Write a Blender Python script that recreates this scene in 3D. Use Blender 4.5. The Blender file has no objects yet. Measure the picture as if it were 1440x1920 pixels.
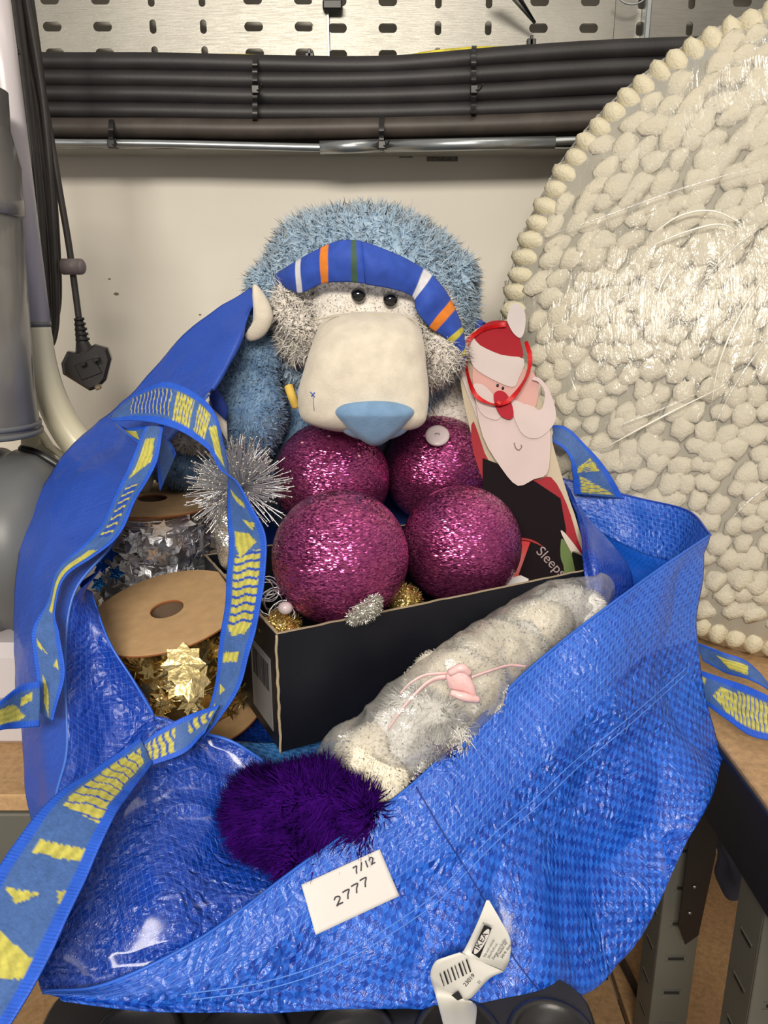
import bpy, math, random
import numpy as np
from mathutils import Vector, Matrix, noise as mnoise
from mathutils.bvhtree import BVHTree
random.seed(7); rng = np.random.default_rng(7)
SC = bpy.context.scene; COL = SC.collection
# ------------------------------------------------------------------ camera, light, exposure
TH = math.radians(15.7); FPX = 1442.0; CZ = 1.349; ST, CT = math.sin(TH), math.cos(TH)
cd = bpy.data.cameras.new('camera'); cam = bpy.data.objects.new('camera', cd); COL.objects.link(cam)
cam.location = (0, 0, CZ); cam.rotation_euler = (math.pi/2-TH, 0, 0)
cd.sensor_fit = 'VERTICAL'; cd.sensor_height = 24; cd.lens = 24*FPX/1920; cd.clip_start = .02
SC.camera = cam
W = bpy.data.worlds.new('world'); SC.world = W; W.use_nodes = True
W.node_tree.nodes['Background'].inputs[0].default_value = (1.0, .93, .84, 1)
W.node_tree.nodes['Background'].inputs[1].default_value = .42
def area(name, loc, target, sx, sy, power, col=(1, .92, .80)):
    l = bpy.data.lights.new(name, 'AREA'); l.shape = 'RECTANGLE'; l.size = sx; l.size_y = sy; l.energy = power; l.color = col
    o = bpy.data.objects.new(name, l); COL.objects.link(o); o.location = loc
    o.rotation_euler = (Vector(target)-Vector(loc)).to_track_quat('-Z', 'Y').to_euler(); return o
area('ceiling_lamp', (-.25, -1.5, 2.25), (0, .85, 1.2), 1.2, .4, 62)
area('ceiling_lamp', (.5, .15, 2.7), (.1, .8, 1.0), 1.2, .25, 5)
SC.view_settings.view_transform = 'Standard'; SC.view_settings.look = 'None'
SC.view_settings.gamma = 1; SC.view_settings.exposure = 0.0; SC.view_settings.use_curve_mapping = False

# ------------------------------------------------------------------ helpers
def ray(px, py):
    dx = (px-720)/FPX; dy = (960-py)/FPX
    return Vector((dx, CT+dy*ST, -ST+dy*CT))
CAM = Vector((0, 0, CZ))
def P(px, py, Y):
    d = ray(px, py); return CAM+d*(Y/d.y)
def Pz(px, py, z):
    d = ray(px, py); return CAM+d*((z-CZ)/d.z)
def Pp(px, py, o, n):
    d = ray(px, py); return CAM+d*((o-CAM).dot(n)/d.dot(n))
def lin(r, g, b):
    f = lambda c: (c/255/12.92 if c/255 <= .04045 else ((c/255+.055)/1.055)**2.4)
    return (f(r), f(g), f(b), 1)
ROOT = {}
def tag(o, label=None, cat=None, group=None, kind=None):
    if label: o['label'] = label
    if cat: o['category'] = cat
    if group: o['group'] = group
    if kind: o['kind'] = kind
    return o
def thing(name, label, cat, loc, group=None):
    o = bpy.data.objects.new(name, None); COL.objects.link(o); o.location = loc; o.empty_display_size = .02
    ROOT[o] = Vector(loc); return tag(o, label, cat, group)
def obj(name, geo, mats, parent=None, loc=None, smooth=True, cols=None, uvs=None, midx=None, kind=None, label=None):
    V, F = geo[:2]; NRM = geo[2] if len(geo) > 2 else None
    V = np.asarray(V, dtype=float).reshape(-1, 3)
    base = ROOT[parent] if parent is not None else Vector(loc if loc is not None else (V.mean(0)[0], V.mean(0)[1], V.min(0)[2]))
    me = bpy.data.meshes.new(name)
    me.from_pydata((V-np.array(base)).tolist(), [], F if isinstance(F, list) else F.tolist())
    for m in (mats if isinstance(mats, (list, tuple)) else [mats]): me.materials.append(m)
    if smooth: me.polygons.foreach_set('use_smooth', [True]*len(me.polygons))
    if NRM is not None: me.normals_split_custom_set_from_vertices(np.asarray(NRM).tolist())
    if midx is not None: me.polygons.foreach_set('material_index', midx)
    if cols is not None:
        a = me.color_attributes.new('Col', 'FLOAT_COLOR', 'POINT')
        a.data.foreach_set('color', np.asarray(cols, dtype=np.float32).ravel())
    if uvs is not None:
        u = me.uv_layers.new(name='UVMap'); li = np.zeros(len(me.loops), dtype=np.int32); me.loops.foreach_get('vertex_index', li)
        u.data.foreach_set('uv', np.asarray(uvs, dtype=np.float32)[li].ravel())
    o = bpy.data.objects.new(name, me); COL.objects.link(o)
    if parent is not None: o.parent = parent
    else: o.location = base
    ROOT[o] = base
    if kind: o['kind'] = kind
    if label: o['label'] = label
    return o
def join(*gs):
    V = []; F = []; n = 0
    for v, f in gs:
        v = np.asarray(v, dtype=float).reshape(-1, 3); V.append(v)
        F += [tuple(i+n for i in q) for q in (f if isinstance(f, list) else f.tolist())]; n += len(v)
    return np.concatenate(V), F
def box(x0, x1, y0, y1, z0, z1, b=0.0015):
    b = min(b, (x1-x0)/3, (y1-y0)/3, (z1-z0)/3)
    V = []; F = []
    # chamfered box: 24 vertices
    idx = {}
    for sx in (0, 1):
        for sy in (0, 1):
            for sz in (0, 1):
                c = [(x0, x1)[sx], (y0, y1)[sy], (z0, z1)[sz]]
                for ax in range(3):
                    p = list(c)
                    for k, s in enumerate((sx, sy, sz)):
                        if k != ax: p[k] += b*(1-2*s)
                    idx[(sx, sy, sz, ax)] = len(V); V.append(p)
    for ax in range(3):
        o1, o2 = [k for k in range(3) if k != ax]
        for s in (0, 1):
            q = []
            for a, c in ((0, 0), (1, 0), (1, 1), (0, 1)):
                k = [0, 0, 0]; k[ax] = s; k[o1] = a; k[o2] = c; q.append(idx[(*k, ax)])
            F.append(tuple(q))
    for ax in range(3):
        o1, o2 = [k for k in range(3) if k != ax]
        for a in (0, 1):
            for c in (0, 1):
                k0 = [0, 0, 0]; k0[o1] = a; k0[o2] = c; k1 = list(k0); k1[ax] = 1
                F.append((idx[(*k0, o1)], idx[(*k1, o1)], idx[(*k1, o2)], idx[(*k0, o2)]))
    for sx in (0, 1):
        for sy in (0, 1):
            for sz in (0, 1): F.append(tuple(idx[(sx, sy, sz, a)] for a in range(3)))
    return np.array(V, float), F
def xf(g, M):
    v = np.asarray(g[0], float); R = np.array(M.to_3x3()); return v@R.T+np.array(M.translation), g[1]
def frame(o, x, y):
    """matrix with local x along x, y roughly along y"""
    x = Vector(x).normalized(); y = Vector(y); y = (y-x*y.dot(x)).normalized(); z = x.cross(y)
    M = Matrix((x, y, z)).transposed().to_4x4(); M.translation = o; return M
def cr(pts, n):
    """Catmull-Rom through pts: n samples per span"""
    p = np.array([list(q) for q in pts], float); m = len(p)
    p = np.vstack([2*p[0]-p[1], p, 2*p[-1]-p[-2]]); out = []
    for i in range(1, m):
        a, b, c, d = p[i-1], p[i], p[i+1], p[i+2]
        for k in range(n):
            t = k/n
            out.append(.5*((2*b)+(-a+c)*t+(2*a-5*b+4*c-d)*t*t+(-a+3*b-3*c+d)*t**3))
    out.append(p[m]); return np.array(out)
def tube(pts, r, seg=10, n=6, smoothpath=True, cap=True):
    c = cr(pts, n) if smoothpath and len(pts) > 2 else np.array([list(q) for q in pts], float)
    m = len(c); rr = np.full(m, r) if np.isscalar(r) else np.interp(np.linspace(0, 1, m), np.linspace(0, 1, len(r)), r)
    t = np.gradient(c, axis=0); t /= np.linalg.norm(t, axis=1)[:, None]+1e-12
    u = np.cross(t[0], [0.31, .9, .2]); u /= np.linalg.norm(u); V = []
    for i in range(m):
        u = u-t[i]*u.dot(t[i]); u /= np.linalg.norm(u); w = np.cross(t[i], u)
        for k in range(seg):
            a = 2*math.pi*k/seg; V.append(c[i]+rr[i]*(math.cos(a)*u+math.sin(a)*w))
    F = [(i*seg+k, i*seg+(k+1) % seg, (i+1)*seg+(k+1) % seg, (i+1)*seg+k) for i in range(m-1) for k in range(seg)]
    if cap: F += [tuple(range(seg))[::-1], tuple((m-1)*seg+k for k in range(seg))]
    return np.array(V), F
def lathe(prof, seg=48, M=None):
    """profile of (r,z) around z; M places it"""
    V = []; m = len(prof)
    for r, z in prof:
        for k in range(seg):
            a = 2*math.pi*k/seg; V.append((r*math.cos(a), r*math.sin(a), z))
    F = [(i*seg+k, i*seg+(k+1) % seg, (i+1)*seg+(k+1) % seg, (i+1)*seg+k) for i in range(m-1) for k in range(seg)]
    g = (np.array(V, float), F)
    return xf(g, M) if M is not None else g
def zto(o, d):
    M = Vector(d).to_track_quat('Z', 'Y').to_matrix().to_4x4(); M.translation = Vector(o); return M
def ell(c, r, nu=48, nv=28, pw=2.0, rot=None, amp=0.0, fs=20.0, seed=0):
    """(super)ellipsoid with lumpy noise"""
    V = []
    for j in range(nv+1):
        ph = math.pi*j/nv
        for i in range(nu):
            a = 2*math.pi*i/nu
            d = Vector((math.sin(ph)*math.cos(a), math.sin(ph)*math.sin(a), math.cos(ph)))
            s = (abs(d.x)**pw+abs(d.y)**pw+abs(d.z)**pw)**(-1/pw)
            p = Vector((d.x*s*r[0], d.y*s*r[1], d.z*s*r[2]))
            if amp: p += d*amp*mnoise.noise(p*fs+Vector((seed, 0, 0)))
            if rot: p = rot@p
            V.append(p+Vector(c))
    F = [(j*nu+i, (j+1)*nu+i, (j+1)*nu+(i+1) % nu, j*nu+(i+1) % nu) for j in range(nv) for i in range(nu)]
    return np.array([list(v) for v in V]), F
def prism(poly, M, h, bev=0.0):
    """2D polygon in local xy extruded 0..h along z"""
    n = len(poly); V = []; F = []
    rings = [(1, 0), (1, h)] if not bev else [(0, 0), (1, bev), (1, h-bev), (0, h)]
    c = np.mean(np.array(poly), axis=0)
    for s, z in rings:
        for p in poly:
            d = np.array(p)-c; L = np.linalg.norm(d)+1e-9
            q = c+d*(1 if s else (L-bev)/L)
            V.append((q[0], q[1], z))
    for k in range(len(rings)-1):
        F += [(k*n+i, k*n+(i+1) % n, (k+1)*n+(i+1) % n, (k+1)*n+i) for i in range(n)]
    F += [tuple(range(n))[::-1], tuple((len(rings)-1)*n+i for i in range(n))]
    return xf((np.array(V, float), F), M)
def smoothpoly(pts, n=4):
    p = list(pts); q = cr(p[-2:]+p+p[:2], n); return [tuple(a) for a in q[2*n:(2+len(p))*n]]
def grid_faces(a, b): return [(i*b+j, (i+1)*b+j, (i+1)*b+j+1, i*b+j+1) for i in range(a-1) for j in range(b-1)]
def patch(rows, n=12, m=12, amp=0.0, fs=12, seed=0, edge=0.15, amp2=0.0, fs2=45):
    """surface through a grid of points; returns V,F,uv(metres),(A,B)"""
    R = [cr([q if isinstance(q, Vector) else P(*q) for q in r], m) for r in rows]
    R = np.array(R); B = R.shape[1]
    G = np.stack([cr(R[:, j], n) for j in range(B)], axis=1); A = G.shape[0]
    du = np.zeros((A, B)); dv = np.zeros((A, B))
    du[1:] = np.cumsum(np.linalg.norm(np.diff(G, axis=0), axis=2), axis=0)
    dv[:, 1:] = np.cumsum(np.linalg.norm(np.diff(G, axis=1), axis=2), axis=1)
    if amp or amp2:
        rs = np.clip(np.linalg.norm(np.gradient(G, axis=0), axis=2)/.0026, 0, 1)
        gx = np.gradient(G, axis=0); gy = np.gradient(G, axis=1); N = np.cross(gx, gy); N /= np.linalg.norm(N, axis=2)[..., None]+1e-12
        for i in range(A):
            for j in range(B):
                q = Vector(G[i, j]); e = min(1, min(i, A-1-i)/(A*edge)+.15, 1)*1.0
                a = mnoise.noise(q*fs+Vector((seed, 0, 0))); b = 1-2*abs(mnoise.noise(q*fs2+Vector((0, seed, 0))))
                G[i, j] += N[i, j]*(amp*a+amp2*(b-.4))*e*rs[i, j]
    return G.reshape(-1, 3), grid_faces(A, B), np.stack([dv, du], -1).reshape(-1, 2), (A, B)
def sample(geo, n):
    V, F = geo; V = np.asarray(V)
    T = []
    for f in F:
        for k in range(1, len(f)-1): T.append((f[0], f[k], f[k+1]))
    T = np.array(T); a, b, c = V[T[:, 0]], V[T[:, 1]], V[T[:, 2]]
    N = np.cross(b-a, c-a); A = np.linalg.norm(N, axis=1); i = rng.choice(len(T), n, p=A/A.sum())
    r1 = np.sqrt(rng.random(n))[:, None]; r2 = rng.random(n)[:, None]
    p = (1-r1)*a[i]+r1*(1-r2)*b[i]+r1*r2*c[i]; N = N[i]/(A[i][:, None]+1e-12); s = np.sign(((p-V.mean(0))*N).sum(1)); s[s == 0] = 1
    return p, N*s[:, None]
def blades(p, N, L, w, comb=(0, 0, 0), spread=.6, curl=.4, clump=0.0, cf=60.0):
    if L < .008: curl = .12
    n = len(p); d = N+spread*rng.normal(size=(n, 3))*.6+np.array(comb)
    if clump:
        cv = np.array([list(mnoise.noise_vector(Vector(q)*cf)) for q in p]); d = d+clump*cv
    d /= np.linalg.norm(d, axis=1)[:, None]
    s = np.cross(d, rng.normal(size=(n, 3))); s /= np.linalg.norm(s, axis=1)[:, None]
    l = (L*(.6+.6*rng.random(n)))[:, None]; b = curl*rng.normal(size=(n, 3))+np.array([0, 0, -.25*curl])
    s = s*np.where((np.cross(s, d)*np.array([0, -1, .35])).sum(1) < 0, -1, 1)[:, None]
    m = p+d*l*.5; t = m+(d+b)*l*.5
    V = np.stack([p-s*w, p+s*w, m+s*w*.7, m-s*w*.7, t], 1).reshape(-1, 3)
    k = np.arange(n)*5; F = [(a, a+1, a+2, a+3) for a in k.tolist()]+[(a+3, a+2, a+4) for a in k.tolist()]
    return V, F
def furry(geo, p, N, bl, soft=.45):
    """joins body and blades, with soft shading normals taken from the body"""
    V, F = join(geo, bl); c = geo[0].mean(0); a = geo[0]-c; a /= np.linalg.norm(a, axis=1)[:, None]+1e-9
    rr = rng.normal(size=N.shape)*soft; b = N+rr; b /= np.linalg.norm(b, axis=1)[:, None]; return V, F, np.concatenate([a, np.repeat(b, 5, axis=0)])
def fuzzy(geo, n, L, w, **k):
    p, N = sample(geo, n); return furry(geo, p, N, blades(p, N, L, w, **k))
def pillow(pts, nrm, h, rings=6, back=.3):
    pts = [Vector(p) for p in pts]; c = sum(pts, Vector())/len(pts); nrm = Vector(nrm).normalized(); V = []; n = len(pts)
    for k in range(rings+1):
        s = math.cos(k/rings*math.pi/2)
        for p in pts: V.append(c+(p-c)*max(s, .01)+nrm*h*math.sin(k/rings*math.pi/2))
    for k in range(1, 4):
        s = math.cos(k/3*math.pi/2)
        for p in pts: V.append(c+(p-c)*max(s, .01)-nrm*h*back*math.sin(k/3*math.pi/2))
    F = [(k*n+i, k*n+(i+1) % n, (k+1)*n+(i+1) % n, (k+1)*n+i) for k in range(rings) for i in range(n)]
    o = rings+1
    F += [(i, (o)*n+i, (o)*n+(i+1) % n, (i+1) % n) for i in range(n)]
    F += [((o+k)*n+i, (o+k+1)*n+i, (o+k+1)*n+(i+1) % n, (o+k)*n+(i+1) % n) for k in range(2) for i in range(n)]
    return np.array([list(v) for v in V]), F

# ------------------------------------------------------------------ materials
class NT:
    def __init__(s, name):
        s.m = bpy.data.materials.new(name); s.m.use_nodes = True; s.t = s.m.node_tree; s.b = s.t.nodes['Principled BSDF']
    def n(s, ty, **kw):
        q = s.t.nodes.new('ShaderNode'+ty)
        for k, v in kw.items(): setattr(q, k, v)
        return q
    def l(s, a, b): s.t.links.new(a, b)
    def v(s, sock, val): s.b.inputs[sock].default_value = val
    def coord(s, which='Object', scale=(1, 1, 1), rot=(0, 0, 0)):
        c = s.n('TexCoord'); m = s.n('Mapping'); m.inputs['Scale'].default_value = scale; m.inputs['Rotation'].default_value = rot
        s.l(c.outputs[which], m.inputs[0]); return m.outputs[0]
    def noise(s, co, sc, det=3, rough=.5, dist=0):
        q = s.n('TexNoise'); q.inputs['Scale'].default_value = sc; q.inputs['Detail'].default_value = det
        q.inputs['Roughness'].default_value = rough; q.inputs['Distortion'].default_value = dist; s.l(co, q.inputs['Vector']); return q.outputs[0]
    def ramp(s, f, *st):
        r = s.n('ValToRGB'); e = r.color_ramp.elements
        while len(e) < len(st): e.new(.5)
        for k, (p, c) in enumerate(st): e[k].position = p; e[k].color = c if len(c) == 4 else (*c, 1)
        s.l(f, r.inputs[0]); return r.outputs[0]
    def mix(s, f, a, b, blend='MIX'):
        q = s.n('Mix', data_type='RGBA', blend_type=blend)
        if hasattr(f, 'links'): s.l(f, q.inputs[0])
        else: q.inputs[0].default_value = f
        for i, x in ((6, a), (7, b)):
            if hasattr(x, 'links'): s.l(x, q.inputs[i])
            else: q.inputs[i].default_value = x
        return q.outputs[2]
    def math(s, op, a, b=0.0):
        q = s.n('Math', operation=op)
        for i, x in ((0, a), (1, b)):
            if hasattr(x, 'links'): s.l(x, q.inputs[i])
            else: q.inputs[i].default_value = x
        return q.outputs[0]
    def bump(s, h, st, dist=.001, prev=None):
        q = s.n('Bump'); q.inputs['Strength'].default_value = st; q.inputs['Distance'].default_value = dist; s.l(h, q.inputs['Height'])
        if prev is not None: s.l(prev, q.inputs['Normal'])
        return q.outputs[0]
def mat(name, c, rough=.5, metal=0, var=.12, vs=30, bs=0, bst=.3, spec=.5, coat=0, dist=.001, sheen=0):
    t = NT(name); co = t.coord()
    n = t.noise(co, vs, 4)
    c2 = tuple(min(1, x*(1+var)) for x in c[:3])+(1,); c1 = tuple(x*(1-var) for x in c[:3])+(1,)
    t.l(t.ramp(n, (.3, c1), (.7, c2)), t.b.inputs['Base Color'])
    t.v('Roughness', rough); t.v('Metallic', metal); t.v('Specular IOR Level', spec); t.v('Coat Weight', coat); t.v('Sheen Weight', sheen)
    if bs: t.l(t.bump(t.noise(co, bs, 5), bst, dist), t.b.inputs['Normal'])
    return t.m
def attr_mat(name, rough=.5, metal=0, bs=0, bst=.2, spec=.5, dist=.0006, alpha=False):
    t = NT(name); a = t.n('Attribute'); a.attribute_name = 'Col'
    co = t.coord(); n = t.noise(co, 120, 3)
    t.l(t.mix(.25, a.outputs['Color'], t.mix(1, a.outputs['Color'], t.ramp(n, (.3, (.5, .5, .5)), (.7, (1.3, 1.3, 1.3))), 'MULTIPLY')), t.b.inputs['Base Color'])
    t.v('Roughness', rough); t.v('Metallic', metal); t.v('Specular IOR Level', spec)
    if bs: t.l(t.bump(t.noise(co, bs, 4), bst, dist), t.b.inputs['Normal'])
    return t.m
def woven(name, dark, light, line, tape=.0052, check=.8, lines=.5, rough=.3, crinkle=.5, film=.3):
    """woven polypropylene tape fabric, laminated: checker of tapes, thin seams, crinkled film; UV in metres"""
    t = NT(name); uv = t.coord('UV', (1/tape, 1/tape, 1)); ob = t.coord()
    # a little waviness of the tapes
    wn = t.n('TexNoise'); wn.inputs['Scale'].default_value = .35; t.l(uv, wn.inputs['Vector'])
    va = t.n('VectorMath', operation='SCALE'); va.inputs['Scale'].default_value = .5; t.l(wn.outputs['Color'], va.inputs[0])
    vb = t.n('VectorMath', operation='ADD'); t.l(uv, vb.inputs[0]); t.l(va.outputs[0], vb.inputs[1]); uvw = vb.outputs[0]
    ck = t.n('TexChecker'); ck.inputs['Scale'].default_value = 1; t.l(uvw, ck.inputs['Vector'])
    sx = t.n('SeparateXYZ'); t.l(uvw, sx.inputs[0])
    fx = t.math('ABSOLUTE', t.math('SUBTRACT', t.math('FRACT', sx.outputs[0]), .5)); fy = t.math('ABSOLUTE', t.math('SUBTRACT', t.math('FRACT', sx.outputs[1]), .5))
    e = t.math('MAXIMUM', fx, fy); ln = t.ramp(e, (.42, (0, 0, 0)), (.49, (1, 1, 1)))
    wh = t.n('TexWhiteNoise', noise_dimensions='2D'); fl = t.n('VectorMath', operation='FLOOR'); t.l(uvw, fl.inputs[0]); t.l(fl.outputs[0], wh.inputs['Vector'])
    f = t.math('MULTIPLY', t.math('ADD', t.math('MULTIPLY', ck.outputs['Fac'], .62), t.math('MULTIPLY', wh.outputs[0], .38)), check)
    big = t.noise(ob, 14, 3)
    f2 = t.math('ADD', f, t.math('MULTIPLY', t.math('SUBTRACT', big, .5), .5))
    c = t.mix(f2, light, dark)
    c = t.mix(t.math('MULTIPLY', ln, lines), c, line)
    t.l(c, t.b.inputs['Base Color'])
    rn = t.noise(ob, 160, 3, .6)
    t.l(t.math('ADD', t.math('MULTIPLY', rn, .25), rough-.1), t.b.inputs['Roughness'])
    t.v('Specular IOR Level', .55); t.v('Coat Weight', film); t.v('Coat Roughness', .11)
    b1 = t.bump(ln, .25, .0004)
    cr_ = t.n('TexVoronoi', feature='DISTANCE_TO_EDGE'); cr_.inputs['Scale'].default_value = 80
    wn2 = t.n('TexNoise'); wn2.inputs['Scale'].default_value = 30; wn2.inputs['Detail'].default_value = 3; t.l(ob, wn2.inputs['Vector'])
    vs = t.n('VectorMath', operation='MULTIPLY_ADD'); t.l(wn2.outputs['Color'], vs.inputs[0]); vs.inputs[1].default_value = (.05, .05, .05); t.l(ob, vs.inputs[2])
    t.l(vs.outputs[0], cr_.inputs['Vector'])
    mask = t.ramp(t.noise(ob, 9, 2), (.34, (.1, .1, .1)), (.56, (1, 1, 1)))
    h = t.math('MULTIPLY', t.math('MULTIPLY', cr_.outputs['Distance'], 1.6), mask)
    h = t.math('ADD', h, t.math('MULTIPLY', t.noise(ob, 75, 4, .65, 1.0), .6))
    t.l(t.bump(h, crinkle, .0045, b1), t.b.inputs['Normal'])
    return t.m
B_OUT = woven('bag_outer_weave', lin(5, 42, 150), lin(38, 108, 224), lin(30, 88, 205), check=.85, lines=.15, rough=.26, crinkle=.8, film=.2)
B_HEM = woven('bag_hem_weave', lin(18, 66, 182), lin(44, 104, 214), lin(110, 155, 232), check=.8, lines=.6, rough=.27, crinkle=.5, film=.2)
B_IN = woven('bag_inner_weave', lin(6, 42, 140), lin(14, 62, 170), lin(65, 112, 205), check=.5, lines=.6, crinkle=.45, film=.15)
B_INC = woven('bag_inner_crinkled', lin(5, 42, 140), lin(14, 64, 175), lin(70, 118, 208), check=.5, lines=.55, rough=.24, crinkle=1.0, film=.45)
B_SMO = woven('bag_side_smooth', lin(18, 54, 150), lin(34, 76, 176), lin(52, 92, 190), check=.3, lines=.15, rough=.38, crinkle=.22, tape=.003, film=.15)
STRAP = attr_mat('strap_webbing', .6, bs=900, bst=.6)
PRINT = attr_mat('printed_card', .42)
def glitter(name, c1, c2, sc=1000):
    t = NT(name); co = t.coord('Object', (.75, .75, 2.4)); v = t.n('TexVoronoi'); v.inputs['Scale'].default_value = sc*.55; t.l(co, v.inputs['Vector'])
    g = t.n('NewGeometry'); s = t.n('VectorMath', operation='SUBTRACT'); t.l(v.outputs['Color'], s.inputs[0]); s.inputs[1].default_value = (.5, .5, .5)
    m = t.n('VectorMath', operation='SCALE'); m.inputs['Scale'].default_value = .66; t.l(s.outputs[0], m.inputs[0])
    a = t.n('VectorMath', operation='ADD'); t.l(m.outputs[0], a.inputs[0]); t.l(g.outputs['Normal'], a.inputs[1])
    n = t.n('VectorMath', operation='NORMALIZE'); t.l(a.outputs[0], n.inputs[0]); t.l(n.outputs[0], t.b.inputs['Normal'])
    x = t.n('SeparateColor'); t.l(v.outputs['Color'], x.inputs[0])
    t.l(t.mix(x.outputs[0], c1, c2), t.b.inputs['Base Color'])
    t.v('Metallic', .8); t.v('Roughness', .2); t.v('Specular IOR Level', .6)
    return t.m
GLIT = glitter('magenta_glitter', lin(112, 34, 88), lin(205, 96, 156))
SILG = glitter('silver_glitter', lin(170, 168, 160), lin(240, 238, 230), 1600)
GOLG = glitter('gold_glitter', lin(150, 120, 50), lin(240, 215, 140), 1600)
def film_mat(name, amt=.25, bs=40, st=.8, tint=(1, 1, 1, 1), stretch=(1, 1, 1), rot=(0, 0, 0), haze=.06):
    t = NT(name); t.t.nodes.remove(t.b); out = t.t.nodes['Material Output']
    tr = t.n('BsdfTransparent'); tr.inputs[0].default_value = tint; gl = t.n('BsdfGlossy'); gl.inputs['Roughness'].default_value = .12
    gl.inputs[0].default_value = (1, 1, 1, 1)
    df = t.n('BsdfDiffuse'); df.inputs[0].default_value = (.85, .85, .82, 1)
    co = t.coord('Object', stretch, rot); h = t.noise(co, bs, 4, .6, .6)
    bp = t.bump(h, st, .006); t.l(bp, gl.inputs['Normal'])
    lw = t.n('LayerWeight'); lw.inputs[0].default_value = .35; t.l(bp, lw.inputs['Normal'])
    gl.inputs['Roughness'].default_value = .16; m1 = t.n('MixShader'); m1.inputs[0].default_value = haze; t.l(tr.outputs[0], m1.inputs[1]); t.l(df.outputs[0], m1.inputs[2])
    m2 = t.n('MixShader'); t.l(t.math('ADD', t.math('MULTIPLY', lw.outputs['Fresnel'], .55), amt), m2.inputs[0]); t.l(m1.outputs[0], m2.inputs[1]); t.l(gl.outputs[0], m2.inputs[2])
    t.l(m2.outputs[0], out.inputs[0]); return t.m
FILM = film_mat('clear_film', .05, 35, .9, haze=.16)
FILMD = film_mat('stretch_film', .004, 26, .6, stretch=(3.2, 1, .7), rot=(0, .9, 0), haze=.09)
def fur(name, c1, c2, sc=90, sheen=.3, tr=0):
    t = NT(name); co = t.coord(); n = t.noise(co, sc, 4, .7)
    t.l(t.ramp(n, (.32, c1), (.68, c2)), t.b.inputs['Base Color']); t.v('Roughness', .9); t.v('Specular IOR Level', .05); t.v('Sheen Weight', sheen)
    return t.m
BLUEF = fur('blue_fleece', lin(150, 180, 208), lin(190, 212, 230)); BLUEP = fur('blue_plush', lin(100, 136, 180), lin(150, 182, 212), 60)
CREAMF = fur('cream_fleece', lin(222, 215, 205), lin(248, 243, 236)); CREAMP = fur('cream_velour', lin(200, 190, 170), lin(222, 212, 192), 120, .2)
WHITEF = fur('white_fur', lin(228, 226, 222), lin(252, 250, 246)); PURPF = fur('purple_fur', lin(34, 3, 76), lin(66, 12, 122), 70, 0)
IVORYF = fur('ivory_fur', lin(226, 218, 198), lin(248, 242, 228))
CARD = mat('kraft_card', lin(186, 152, 110), .75, var=.08, vs=90, bs=300, bst=.15); CARDE = mat('card_burnt_edge', lin(140, 85, 45), .8)
BLACKBOX = mat('black_card', lin(16, 18, 28), .42, var=.2, vs=14, bs=500, bst=.08, spec=.4); CORR = mat('raw_card_edge', lin(165, 150, 125), .85, bs=700, bst=.5)
RUBBER = mat('black_rubber', lin(36, 34, 36), .5, var=.3, vs=22, bs=260, bst=.15, spec=.45); TIE = mat('tie_nylon', lin(28, 27, 28), .4)
CORD = mat('grey_black_cord', lin(58, 54, 52), .5, var=.15, vs=40, spec=.5)
def brushed(name, c, rough=.35, st=.25):
    t = NT(name); co = t.coord('Object', (1, 1, 14)); n = t.noise(co, 40, 5, .7)
    co2 = t.coord(); n2 = t.noise(co2, 12, 4)
    t.l(t.ramp(n2, (.3, tuple(x*.8 for x in c[:3])+(1,)), (.7, c)), t.b.inputs['Base Color']); t.v('Metallic', .9)
    t.l(t.math('ADD', t.math('MULTIPLY', n, .25), rough-.1), t.b.inputs['Roughness']); t.l(t.bump(n, st, .0008), t.b.inputs['Normal']); return t.m
STEEL = brushed('galvanised_steel', lin(128, 126, 120)); STEELP = mat('steel_rail', lin(170, 175, 178), .3, .9)
WHITEP = mat('white_plastic', lin(196, 190, 194), .3, var=.03, vs=5); CREAMPL = mat('aged_cream_plastic', lin(208, 202, 178), .25, var=.04, vs=8)
GREYPL = mat('grey_plastic', lin(98, 100, 102), .42, var=.08, vs=10, bs=60, bst=.05); GREYCAN = mat('smoky_canister', lin(106, 104, 102), .18, var=.15, vs=14)
GRNMET = mat('grey_painted_steel', lin(98, 97, 90), .45, var=.06, vs=20, bs=200, bst=.08); NAVY = mat('navy_painted_steel', lin(22, 26, 40), .4, var=.1)
BLKMET = mat('black_painted_steel', lin(22, 21, 23), .35, var=.2)
SLOTD = mat('slot_shadow_steel', lin(30, 30, 28), .6)
def foil(name, c, r=.16):
    t = NT(name); co = t.coord(); t.v('Base Color', c); t.v('Metallic', 1); t.v('Roughness', r); t.l(t.bump(t.noise(co, 220, 3), .5, .0015), t.b.inputs['Normal']); return t.m
GOLD = foil('gold_foil', lin(246, 222, 158), .32); SILV = foil('silver_foil', lin(238, 239, 244), .36)
def foam(name, c):
    t = NT(name); g = t.n('NewGeometry').outputs['Position']; t.l(t.ramp(t.noise(g, 70, 3), (.3, tuple(x*.9 for x in c[:3])+(1,)), (.7, c)), t.b.inputs['Base Color'])
    t.v('Roughness', .7); t.v('Specular IOR Level', .2); t.l(t.bump(t.noise(g, 330, 4), .8, .0022), t.b.inputs['Normal']); return t.m
CHIP = foam('foam_chip', lin(207, 200, 181)); CHIPR = foam('foam_chip_rim', lin(216, 208, 182))
BACK = mat('foam_backing', lin(150, 145, 130), .7, var=.1)
PINKR = mat('pink_ribbon', lin(238, 196, 196), .35, var=.1, vs=200); REDR = mat('red_ribbon', lin(196, 18, 22), .35, var=.2, vs=160, bs=800, bst=.4)
PAPER = mat('white_paper', lin(218, 214, 212), .6, var=.02); INK = mat('ink', lin(60, 58, 70), .6); BLKINK = mat('black_ink', lin(25, 25, 28), .6)
WHITECL = mat('white_satin_tag', lin(212, 210, 204), .45, var=.03)
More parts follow.
